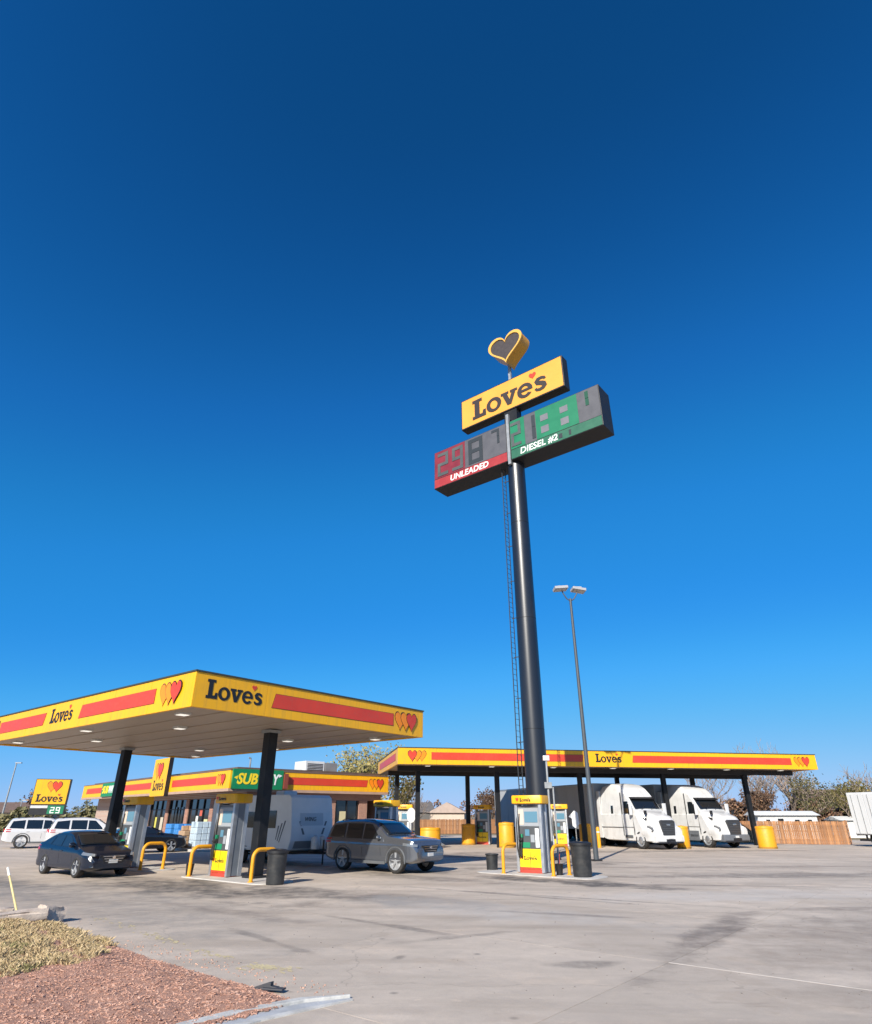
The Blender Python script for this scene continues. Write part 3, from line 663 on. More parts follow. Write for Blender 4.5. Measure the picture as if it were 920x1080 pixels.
hoop('yellow hoop bollard on the left of the pump before the tall sign', (2.53, 26.6, .02), AZ - R(10), .9, .95)
hoop('yellow hoop bollard between the open-air pump and the large black bin', (4.2, 25.45, .02), R(38), .85, .95)

def bin_(label, loc, r_=.31, h=.92, lid=True):
    r = thing('trash_bin', label, 'trash bin', loc, 0, 'black trash bins')
    mb = MB(); prof = []
    for i in range(9): z = .04 + (h - .1) * i / 8; prof += [(r_ * (.9 + .1 * i / 8), z), (r_ * (.9 + .1 * i / 8) + .001, z + .02), (r_ * (.9 + .1 * i / 8) + .001, z + (h - .1) / 8 - .03)]
    prof = [(0, 0), (r_ * .88, 0)] + prof[:-2] + [(r_, h - .06), (r_ + .03, h - .05), (r_ + .03, h - .01), (r_ - .03, h), (r_ - .05, h - .12), (0, h - .14)]
    mb.lathe(prof, 28).build('barrel', mat('bin_black', (.02, .021, .022), .55, var=.2, vscale=5, dirt=((.10, .09, .08), .4, 4)), r, smooth=35)
    if lid: 
        MB().lathe([(r_ + .045, h - .03), (r_ + .045, h + .03), (r_ * .75, h + .07), (r_ * .55, h + .07), (r_ * .5, h + .0)], 28).build('lid', dark, r, smooth=35)
    return r
bin_('black ribbed trash bin beside the hoop bollard under the near canopy corner', fc(4.45, .95, 0))
bin_('large black trash bin right of the open-air pump', (5.2, 25.25, 0), .36, 1.05)
bin_('small black trash bin behind the hoop bollard, left of the open-air pump', (2.25, 28.4, 0), .24, .58, False)
# squeegee buckets clamped low at the bollards
for lab, p in (('dark squeegee bucket at the left hoop bollard of the near pump', fc(4.35, 5.75, IS_Z)), ('dark squeegee bucket inside the right hoop of the open-air pump', (4.5, 25.9, .02))):
    r = thing('squeegee_bucket', lab, 'bucket', p, 0, 'squeegee buckets')
    MB().lathe([(0, 0), (.11, 0), (.14, .34), (.15, .36), (.12, .36), (.10, .1), (0, .08)], 14).build('bucket', dark, r, smooth=40)
    MB().cyl((0, 0, .1), (.05, .03, .75), .012, .012, 6).build('handle', mat('red_handle', (.4, .03, .02), .5), r)

# ------------------------------------------------------------------ tall roadside sign
SD = 35.0; SX = .1502 * SD
sg = thing('pylon_sign', 'very tall black pylon sign with heart, yellow name board and price boards', 'sign', (SX, SD, 0), AZ - R(90))
pole = MB().cyl((0, 0, -.05), (0, 0, 22.55), .60, .55, 40).build('column', mat('glossy_black_steel', (.010, .012, .018), .36, spec=.75, dirt=((.03, .03, .034), .3, .7)), sg, smooth=40)
for z in (.3, 6.1, 12.2, 18.3): MB().lathe([(.60, z - .03), (.612, z - .02), (.612, z + .02), (.60, z + .03)] if z < 1 else [(.56, z - .02), (.603 - .05 * z / 22.5, z - .015), (.603 - .05 * z / 22.5, z + .015), (.56, z + .02)], 40).build('weld_ring', steel_black, pole, smooth=40)
MB().cyl((0, 0, -.04), (0, 0, .05), .95, .95, 32).build('base_flange', steel_black, sg, smooth=30)
MB().b(-.09, .09, -.09, .09, 22.6, 30.9).build('mast', galv, sg)
lad = MB()
for s in (-.2, .2): lad.b(-.98 - .02, -.98 + .02, s - .02, s + .02, 2.6, 22.9)
for k in range(66): lad.cyl((-.98, -.2, 2.75 + k * .305), (-.98, .2, 2.75 + k * .305), .012, .012, 6)
for k in range(9): lad.b(-.97, -.5, -.02, .02, 3.2 + k * 2.3, 3.24 + k * 2.3)
lad.build('ladder', mat('ladder_steel', (.035, .037, .04), .6), sg)
# name board
cab = MB().b(-4.08, 4.22, -.37, .37, 26.82, 29.33).build('name_cabinet', dark, sg, bevel=.03)
MB().b(-4.0, 4.14, -.386, -.372, 26.90, 29.25).build('name_panel', mat('lit_panel_yellow', (.78, .345, .05), .42, var=.06, vscale=.7, dirt=((.5, .30, .08), .3, .9)), cab)
wordmark(cab, (-3.05, -.389, 27.25), (1, 0, 0), 1.62, 6.0, mat('letter_brown_black', (.035, .025, .022), .5), red, .03)
# heart
hp = heart_pts(2.75, 2.5, 22)
ht = link('heart_cabinet', fill_mesh([hp], 1.05, mat('heart_gold', (.62, .30, .03), .42, var=.05, vscale=.8), 'heart_cabinet'), sg); on_face(ht, (.22, .3, 31.75), (1, 0, 0))
hr = link('heart_rim', fill_mesh([heart_pts(2.83, 2.58, 22), heart_pts(2.45, 2.16, 22)], .09, mat('heart_rim_pale', (.72, .40, .08), .4), 'heart_rim'), sg); on_face(hr, (.22, -.752, 31.75), (1, 0, 0))
hf = link('heart_face', fill_mesh([heart_pts(2.44, 2.15, 22)], .02, mat('heart_face_dark', (.045, .034, .032), .6, var=.2, vscale=4), 'heart_face'), sg); on_face(hf, (.22, -.753, 31.75), (1, 0, 0))
# price cabinets, one each side of the mast
Z0, Z1 = 22.6, 25.58
SEG = {'1': 'bc', '2': 'abged', '3': 'abgcd', '8': 'abcdefg', '9': 'abcdfg', '5': 'afgcd', '6': 'afgedc', '7': 'abc'}
def digit(parent, ch, x, z, w, h, m, t=.22, y=-.80):
    mb = MB(); k = t * w; e = .012
    S = {'a': (0, w, h - k, h), 'g': (0, w, h / 2 - k / 2, h / 2 + k / 2), 'd': (0, w, 0, k), 'f': (0, k, h / 2 + e, h - e), 'b': (w - k, w, h / 2 + e, h - e), 'e': (0, k, e, h / 2 - e), 'c': (w - k, w, e, h / 2 - e)}
    hor = [q for q in SEG[ch] if q in 'agd']
    for q in SEG[ch]:
        a = S[q]
        if q in 'fbec':   # trim the uprights where a bar crosses
            lo, hi = a[2], a[3]
            if q in 'fb':
                if 'a' in hor: hi = h - k - .004
                if 'g' in hor: lo = h / 2 + k / 2 + .004
            else:
                if 'd' in hor: lo = k + .004
                if 'g' in hor: hi = h / 2 - k / 2 - .004
            a = (a[0], a[1], lo, hi)
        mb.b(x + a[0], x + a[1], y - .015, y, z + a[2], z + a[3])
    return mb.build('digit', m, parent)
dred = mat('price_red', (.20, .018, .03), .5, var=.15, vscale=1.5); dgreen = mat('price_green', (.008, .17, .08), .5, var=.12, vscale=1.2); ddark = mat('price_off', (.028, .034, .038), .5)
dgrey = mat('price_grey_green', (.075, .085, .082), .5, var=.15)
for s, x0, x1 in ((0, -6.3, -.12), (1, .12, 6.55)):
    cb = MB().b(x0, x1, -.75, .75, Z0, Z1).build('price_cabinet', dark, sg, bevel=.03)
    MB().b(x0 + .05, x1 - .05, -.77, -.752, Z0 + .72, Z1 - .05).build('price_face', mat('price_panel_grey', (.085, .085, .095), .55, var=.12, vscale=2), cb)
    nm = MB().b(x0 + .05, x1 - .05, -.77, -.752, Z0 + .05, Z0 + .70).build('grade_strip', mat('grade_red', (.34, .035, .035), .45, var=.1) if s == 0 else mat('grade_green', (.03, .13, .075), .45, var=.1), cb)
    tm = text_mesh('UNLEADED' if s == 0 else 'DIESEL #2', .62, .012, white_letter, .012, .12, spacing=1.02)
    on_face(link('lettering', tm, nm), ((x0 + x1) / 2 + (-.05 if s == 0 else -1.15), -.772, Z0 + .37), (1, 0, 0))
    if s == 0:
        MB().b(x0 + .07, x0 + 2.75, -.786, -.772, Z0 + .74, Z1 - .07).build('cell_panel', dred, cb)
        digit(cb, '2', x0 + .35, Z0 + .85, .95, 1.85, dgrey, .26); digit(cb, '9', x0 + 1.65, Z0 + .85, .95, 1.85, dgrey, .26)
        digit(cb, '8', x0 + 3.05, Z0 + .85, 1.2, 1.95, ddark, .24, -.775); digit(cb, '7', x0 + 5.0, Z0 + 1.65, .62, 1.15, ddark, .3, -.775)
    else:
        MB().b(x0 + .07, x0 + 1.15, -.786, -.772, Z0 + .74, Z1 - .07).build('cell_panel', dgreen, cb)
        MB().b(x0 + 2.0, x0 + 4.95, -.786, -.772, Z0 + .74, Z1 - .07).build('cell_panel', dgreen, cb)
        digit(cb, '2', x0 + .12, Z0 + .9, .75, 1.8, dgrey, .28); digit(cb, '1', x0 + .95, Z0 + .9, 1.0, 1.8, ddark, .26, -.775)
        for cx in (2.35, 3.75):
            MB().b(x0 + cx, x0 + cx + .55, -.80, -.787, Z0 + 1.05, Z0 + 1.55).build('digit_gap', grey_panel, cb); MB().b(x0 + cx, x0 + cx + .55, -.80, -.787, Z0 + 1.95, Z0 + 2.4).build('digit_gap', grey_panel, cb)
        digit(cb, '1', x0 + 5.1, Z0 + 1.75, .62, 1.05, mat('price_dark_green', (.004, .07, .035), .5), .36, -.775)
        MB().b(x0 + 3.5, x0 + 3.75, -.785, -.772, Z0 + .2, Z0 + .52).build('grade_mark', ddark, nm); MB().b(x0 + 4.2, x0 + 4.35, -.785, -.772, Z0 + .2, Z0 + .56).build('grade_mark', ddark, nm)
MB().b(-.10, .10, -.79, -.60, 22.35, 26.2).build('centre_strut', galv, sg)
MB().b(-.5, .5, -.3, .3, 25.6, 26.8).build('neck', steel_black, sg)

# ------------------------------------------------------------------ lighting columns
lp = thing('lamp_post', 'tall slim lighting column with two heads, right of the pylon sign', 'lamp post', (7.70, 33.9, 0), R(8))
MB().b(-.22, .22, -.22, .22, -.03, .06).build('base_plate', dark, lp, bevel=.01)
MB().cyl((0, 0, .04), (0, 0, 13.1), .125, .07, 16).build('shaft', mat('lamp_grey', (.06, .07, .08), .5, var=.1), lp, smooth=40)
for s in (-1, 1):
    arm = MB(); arm.tube([(0, 0, 12.95), (s * .22, 0, 13.1), (s * .40, 0, 13.4), (s * .45, 0, 13.55)], .035, 8); a = arm.build('arm', MATS['lamp_grey'], lp, smooth=40)
    hd = MB(); hd.box((s * .55, -.05 if s < 0 else .05, 13.66), (.78, .52, .16), 0, 0, .12 * s, -.12)
    hd.box((s * .50, 0, 13.77), (.4, .3, .1), 0); h = hd.build('lamp_head', mat('lamp_head_grey', (.36, .36, .37), .5, var=.1), lp, bevel=.02)
    MB().box((s * .555, -.04 if s < 0 else .06, 13.572), (.62, .40, .02), 0, 0, .12 * s, -.12).build('lens', mat('lens_dull', (.45, .46, .46), .25), h)
r = thing('lamp_post', 'distant thin lamp post rising at the left edge of the picture', 'lamp post', (-69.5, 110, GZ))
MB().cyl((0, 0, -.05), (0, 0, 9.6), .16, .09, 10).build('shaft', galv, r, smooth=40)
MB().box((.35, 0, 9.66), (1.0, .35, .14)).build('lamp_head', galv, r)
r = thing('lamp_post', 'faint short lamp post with a side arm, left of the small yellow sign', 'lamp post', (-73, 120, GZ))
MB().cyl((0, 0, -.05), (0, 0, 4.2), .10, .07, 8).build('shaft', galv, r, smooth=40); MB().b(0, 1.2, -.06, .06, 4.15, 4.3).build('arm', galv, r)
r = thing('vent_post', 'slim grey post with a small box, rising behind the open-air pump', 'post', (5.02, 30.2, GZ))
MB().cyl((0, 0, 0), (0, 0, 4.2), .055, .05, 10).build('shaft', galv, r, smooth=40); MB().b(-.16, .16, -.12, .02, 3.05, 3.3).build('box', galv, r, bevel=.01)
MB().b(-.14, .14, -.1, .1, 4.2, 4.42).build('cap', white_paint, r, bevel=.02); MB().cyl((.22, 0, 0), (.22, 0, 3.1), .04, .04, 8).build('conduit', galv, r, smooth=40)

# ------------------------------------------------------------------ truck canopy
TA = R(10.5); TC = Vector((-2.5, 43.3, 0)); TX = Vector((math.cos(TA), math.sin(TA), 0)); TY = Vector((-math.sin(TA), math.cos(TA), 0))
TW, TD, TZ, TF = 31.1, 13.2, 4.95, 1.0
def tcw(x, y, z=GZ): return TC + TX * x + TY * y + Vector((0, 0, z))
tc_ = thing('truck_canopy', 'long yellow truck fuel canopy with a red stripe, on ten slim black columns', 'canopy', TC, TA)
canopy_box(tc_, TW, TD, TZ, TF, 'x', 11, None)
FX = (1.74, 7.35, 13.5, 20.0, 26.65); BX = (.99, 6.52, 12.67, 19.0, 25.69)
for xs, y in ((FX, 2.5), (BX, 8.0)):
    MB().b(.3, TW - .3, y - .12, y + .12, TZ - .28, TZ + .04).build('beam', dark, tc_)
    for x in xs: MB().b(x - .15, x + .15, y - .15, y + .15, GZ - .03, TZ - .281).build('column', steel_black, tc_, bevel=.015)
for x in np.arange(2.2, 30, 4.45):
    for y in (1.2, 5.3, 9.6):
        h = link('lamp_housing', lf_me, tc_, (x, y, TZ + .02)); link('lamp_lens', ln_me, h)
X = (1, 0, 0)
hearts_logo(tc_, (.95, -.003, TZ + .5), X, .72, flip=True)
stripe(tc_, (0, -.003, 0), X, 2.25, 12.9, TZ + .30, TZ + .74, 0, .1); 
wordmark(tc_, (13.78, -.003, TZ + .28), X, .56, 1.9, black, red, .008)
stripe(tc_, (0, -.003, 0), X, 16.5, 29.0, TZ + .30, TZ + .74, .1, 0); hearts_logo(tc_, (30.2, -.003, TZ + .5), X, .72)
stripe(tc_, (-.003, 0, 0), (0, -1, 0), -11.6, -1.2, TZ + .30, TZ + .74, .1, 0)

# truck fuel islands: guards, pumps, posts
THD = R(22)                                     # the lanes head towards the viewer and to the right
def guard(label, loc, rad=.5, h=1.28):
    r = thing('island_guard', label, 'bollard', loc, rnd.uniform(0, 3), 'yellow steel guards at the truck islands')
    MB().lathe([(rad * .97, -.02), (rad * .97, 0), (rad, .02), (rad, h - .03), (rad - .02, h), (rad - .05, h), (rad - .06, h - .05), (rad * .5, h + .02), (0, h + .05)], 28).build('drum', yellow2, r, smooth=35)
    MB().lathe([(rad + .02, .0), (rad + .02, .09), (rad, .1)], 28).build('foot_ring', mat('guard_foot', (.35, .18, .02), .7, var=.2), r, smooth=35)
    MB().lathe([(rad + .002, h - .16), (rad + .012, h - .15), (rad + .012, h - .08), (rad + .002, h - .07)], 28).build('band', yellow2, r, smooth=35)
    return r
guard('yellow drum guard between the two white trucks', (16.25, 45.9, GZ), .42, 1.3)
guard('yellow drum guard at the right end of the truck canopy', (21.75, 45.9, GZ), .56, 1.3)
guard('brownish yellow drum guard in shade, left of the first white truck', (10.55, 48.6, GZ), .5, 1.4)
guard('wide yellow drum guard directly left of the open-air pump', (4.75, 47.2, GZ), .56, 1.5)
guard('shaded yellow drum guard at the second canopy column from the left', (2.4, 51.5, GZ), .5, 1.35)
guard('yellow drum guard showing above the hood of the grey car', (-.45, 46.5, GZ), .75, 1.2)
r = thing('yellow_post', 'slim yellow pipe bollard just left of the first white truck', 'bollard', (10.9, 46.7, GZ))
MB().lathe([(.12, -.02), (.12, 1.15), (.10, 1.22), (.05, 1.25), (0, 1.26)], 16).build('pipe', yellow2, r, smooth=40)
MB().lathe([(.124, .9), (.124, .98)], 16).build('band', white_paint, r)
place_pump('truck fuel pump standing right behind the open-air pump', (8.7, 48.6, GZ), R(-12))
place_pump('truck fuel pump in shade between canopy columns, left of the tall sign', (3.55, 52.0, GZ), R(-18))
place_pump('truck fuel pump by the leftmost columns of the truck canopy', (-2.3, 50.5, GZ), R(-10))
def post_sign(label, loc, shape, h0, m=white_paint):
    r = thing('post_sign', label, 'sign', loc, R(-8)); MB().cyl((0, 0, -.02), (0, 0, h0 + .1), .035, .035, 8).build('post', galv, r, smooth=40)
    me = fill_mesh([shape], .03, m, 'sign_plate'); on_face(link('sign_plate', me, r), (0, -.07, h0), (1, 0, 0)); return r
post_sign('white pointed sign plate on a thin post, left of the first truck', (9.55, 47.3, GZ), [(-.42, .72), (-.02, 1.1), (.22, .95), (.25, .25), (0, 0), (-.2, .15), (-.22, .6)], 1.15)
post_sign('white round sign plate on a post by the left truck island', (-1.75, 49.0, GZ), ell(0, .45, .32, .48)[:-1], 1.5)
# ------------------------------------------------------------------ vehicles
class Loft:
    """body surface of a vehicle from a side profile; local +x is forwards"""
    def __init__(s, prof, W, belt, bot, tumble, front, rear, nose=.22, tail=.16, noseL=.6, tailL=.5, crown=.03, n=90):
        s.prof = sorted(prof); s.W0 = W; s.belt = belt; s.bot0 = bot; s.tb = tumble; s.fr = front; s.re = rear; s.nose = nose; s.tail = tail; s.nl = noseL; s.tl = tailL; s.crown = crown
        xs = np.linspace(rear, front, 400); px = [p[0] for p in s.prof]; pz = [p[1] for p in s.prof]
        z = np.interp(xs, px, pz); k = 13; zp = np.pad(z, k // 2, mode='edge'); z = np.convolve(zp, np.ones(k) / k, 'valid'); zp = np.pad(z, k // 2, mode='edge'); s.zs = np.convolve(zp, np.ones(k) / k, 'valid'); s.xs = xs; s.n = n
    def top(s, x): return float(np.interp(x, s.xs, s.zs))
    def W(s, x):
        w = s.W0
        if x > s.fr - s.nl: w *= 1 - s.nose * ((x - s.fr + s.nl) / s.nl) ** 2.2
        if x < s.re + s.tl: w *= 1 - s.tail * ((s.re + s.tl - x) / s.tl) ** 2.2
        return w
    def beltz(s, x): return min(s.belt(x) if callable(s.belt) else s.belt, s.top(x) - .03)
    def bot(s, x):
        b = s.bot0
        if x > s.fr - .5: b += .10 * ((x - s.fr + .5) / .5) ** 2
        if x < s.re + .6: b += .14 * ((s.re + .6 - x) / .6) ** 2
        return min(b, s.top(x) - .12)
    def side(s, x, z): return .94 * s.W(x) - s.tb * max(0, z - s.beltz(x))
    def half(s, x):
        w, t, be, bo = s.W(x), s.top(x), s.beltz(x), s.bot(x); g = t - be
        return [(0, bo), (.80 * w, bo), (.955 * w, bo + .06), (.972 * w, bo + .22 * (be - bo)), (.952 * w, bo + .40 * (be - bo)), (w, bo + .76 * (be - bo)), (.992 * w, be - .07 if be - bo > .3 else be - .02), (.94 * w, be), (.94 * w - s.tb * g * .5, be + .5 * g),
                (.94 * w - s.tb * g * .90, be + .90 * g), (.94 * w - s.tb * g - .09, t), (.5 * w, t + s.crown * .7), (0, t + s.crown)]
    def body(s):
        e = np.concatenate(([s.re], s.re + .03 * np.arange(1, 8), np.linspace(s.re + .25, s.fr - .25, s.n), s.fr - .03 * np.arange(7, 0, -1), [s.fr]))
        mb = MB(); rows = []
        for x in e:
            h = s.half(float(x)); ring = [(x, y, z) for y, z in h] + [(x, -y, z) for y, z in h[-2:0:-1]]; rows.append(ring)
        n = len(rows[0]); vs = [p for r_ in rows for p in r_]
        fs = [(i * n + k, i * n + (k + 1) % n, (i + 1) * n + (k + 1) % n, (i + 1) * n + k) for i in range(len(rows) - 1) for k in range(n)]
        fs += [tuple(range(n)), tuple(range((len(rows) - 1) * n, len(rows) * n))[::-1]]
        return mb.add(vs, fs)
    def pane(s, pts, side, m, name, parent, off=.012, sub=6):
        """side window from (x, z) corner list: lower edge then upper edge, same count"""
        k = len(pts) // 2; lo, hi = pts[:k], pts[k:][::-1]; vs = []; mb = MB()
        def li(L, t):
            u = t * (len(L) - 1); i = min(int(u), len(L) - 2); f = u - i; return (L[i][0] + (L[i + 1][0] - L[i][0]) * f, L[i][1] + (L[i + 1][1] - L[i][1]) * f)
        for o_ in (off, -.03):
            for i in range(sub + 1):
                a, b = li(lo, i / sub), li(hi, i / sub)
                for j in range(4):
                    x = a[0] + (b[0] - a[0]) * j / 3; z = a[1] + (b[1] - a[1]) * j / 3; vs.append((x, side * (s.side(x, z) + o_), z))
        N = (sub + 1) * 4; fs = [(i * 4 + j, i * 4 + j + 1, (i + 1) * 4 + j + 1, (i + 1) * 4 + j) for i in range(sub) for j in range(3)]
        bd = [i * 4 for i in range(sub + 1)] + [sub * 4 + j for j in range(1, 4)] + [i * 4 + 3 for i in range(sub - 1, -1, -1)] + [2, 1]
        fs += [(bd[i], bd[(i + 1) % len(bd)], bd[(i + 1) % len(bd)] + N, bd[i] + N) for i in range(len(bd))]
        return mb.add(vs, fs).build(name, m, parent, smooth=50)
    def screen(s, x0, x1, m, name, parent, fw0=.9, fw1=.9, off=.014):
        """windscreen or rear window following the roof line between x0 (low end) and x1 (high end)"""
        vs = []; ny, nx = 8, 8; sg = 1 if x0 > x1 else -1
        for i in range(nx + 1):
            t = i / nx; x = x0 + (x1 - x0) * t; g = s.top(x) - s.beltz(x); hw = (.94 * s.W(x) - s.tb * g - .05) * (fw0 + (fw1 - fw0) * t)
            for j in range(ny + 1):
                y = hw * (2 * j / ny - 1); z = s.top(x) + s.crown * (1 - (abs(y) / max(.1, s.W(x))) ** 2) 
                vs.append((x + sg * off, y, z + off))
        fs = [(i * (ny + 1) + j, i * (ny + 1) + j + 1, (i + 1) * (ny + 1) + j + 1, (i + 1) * (ny + 1) + j) for i in range(nx) for j in range(ny)]
        o = MB().add(vs, fs).build(name, m, parent, smooth=60)
        so = o.modifiers.new('thickness', 'SOLIDIFY'); so.thickness = .025; so.offset = -1 if sg > 0 else 1
        so.offset = 0
        return o
def cut_arches(o, axles, r, W, depth=.34, dark_m=None):
    """wheel arches by boolean, inner faces turned dark"""
    cut = MB()
    for ax in axles:
        for s in (-1, 1): cut.cyl((ax[0], s * (W - depth), ax[1]), (ax[0], s * (W + .3), ax[1]), r, r, 28)
    co = link('cutter', cut.mesh('cutter', dark)); bo = o.modifiers.new('arch', 'BOOLEAN'); bo.operation = 'DIFFERENCE'; bo.object = co; bo.solver = 'EXACT'
    par = o.parent; dg = bpy.context.evaluated_depsgraph_get(); dg.update(); me = bpy.data.meshes.new_from_object(o.evaluated_get(dg)); o.modifiers.clear(); old = o.data; o.data = me
    bpy.data.objects.remove(co)
    me.materials.clear(); me.materials.append(old.materials[0]); me.materials.append(dark_m or dark)
    for p in me.polygons:
        c = p.center; p.material_index = 0
        for ax in axles:
            d = math.hypot(c.x - ax[0], c.z - ax[1]); inw = abs(c.y) < W - depth + .01
            if (d < r + .004 and (abs(p.normal.y) < .3 or inw)) : p.material_index = 1
    me.set_sharp_from_angle(angle=R(35))
WHEEL_CACHE = {}
def wheel(parent, loc, side, r=.34, w=.23, rim_m=None, spokes=5, name='wheel', steel=False):
    key = (r, w, spokes, steel, rim_m.name if rim_m else '')
    if key not in WHEEL_CACHE:
        t = MB().lathe([(r * .73, -w / 2), (r * .90, -w / 2), (r * .975, -w / 2 + .02), (r, -w / 2 + .05), (r, w / 2 - .05), (r * .975, w / 2 - .02), (r * .90, w / 2), (r * .73, w / 2), (r * .73, -w / 2)], 32, axis='y').mesh('wheel', rubber, smooth=40)
        m = MB(); ri = r * .72
        m.lathe([(ri, w / 2 - .004), (ri, w / 2 - .03), (ri * .93, w / 2 - .035), (ri * .9, w / 2 - .09), (ri * .2, w / 2 - .10), (0, w / 2 - .10)], 28, axis='y')
        if steel:
            m.lathe([(ri * .6, w / 2 - .098), (ri * .55, w / 2 - .0), (ri * .35, w / 2 + .03), (0, w / 2 + .035)], 20, axis='y')
            for k in range(10): a = k * math.pi / 5; m.cyl((ri * .74 * math.cos(a), w / 2 - .1, ri * .74 * math.sin(a)), (ri * .74 * math.cos(a), w / 2 - .06, ri * .74 * math.sin(a)), .03, .03, 6)
        else:
            m.lathe([(0, w / 2 - .015), (ri * .2, w / 2 - .02), (ri * .22, w / 2 - .09)], 16, axis='y')
            for k in range(spokes):
                a = 2 * math.pi * k / spokes; M = Matrix.Rotation(a, 3, 'Y')
                pts = [(-.035, ri * .15), (.035, ri * .15), (.05, ri * .96), (-.05, ri * .96)]; vs = []
                for y in (w / 2 - .085, w / 2 - .025): vs += [M @ Vector((p, y, q)) for p, q in pts]
                m.add(vs, [(0, 1, 2, 3), (7, 6, 5, 4), (0, 4, 5, 1), (1, 5, 6, 2), (2, 6, 7, 3), (3, 7, 4, 0)])
        WHEEL_CACHE[key] = (t, m.mesh('rim', rim_m or silver, smooth=40))
    t, m = WHEEL_CACHE[key]
    o = link(name, t, parent, loc, (0, 0, 0 if side > 0 else math.pi)); link('rim', m, o); return o

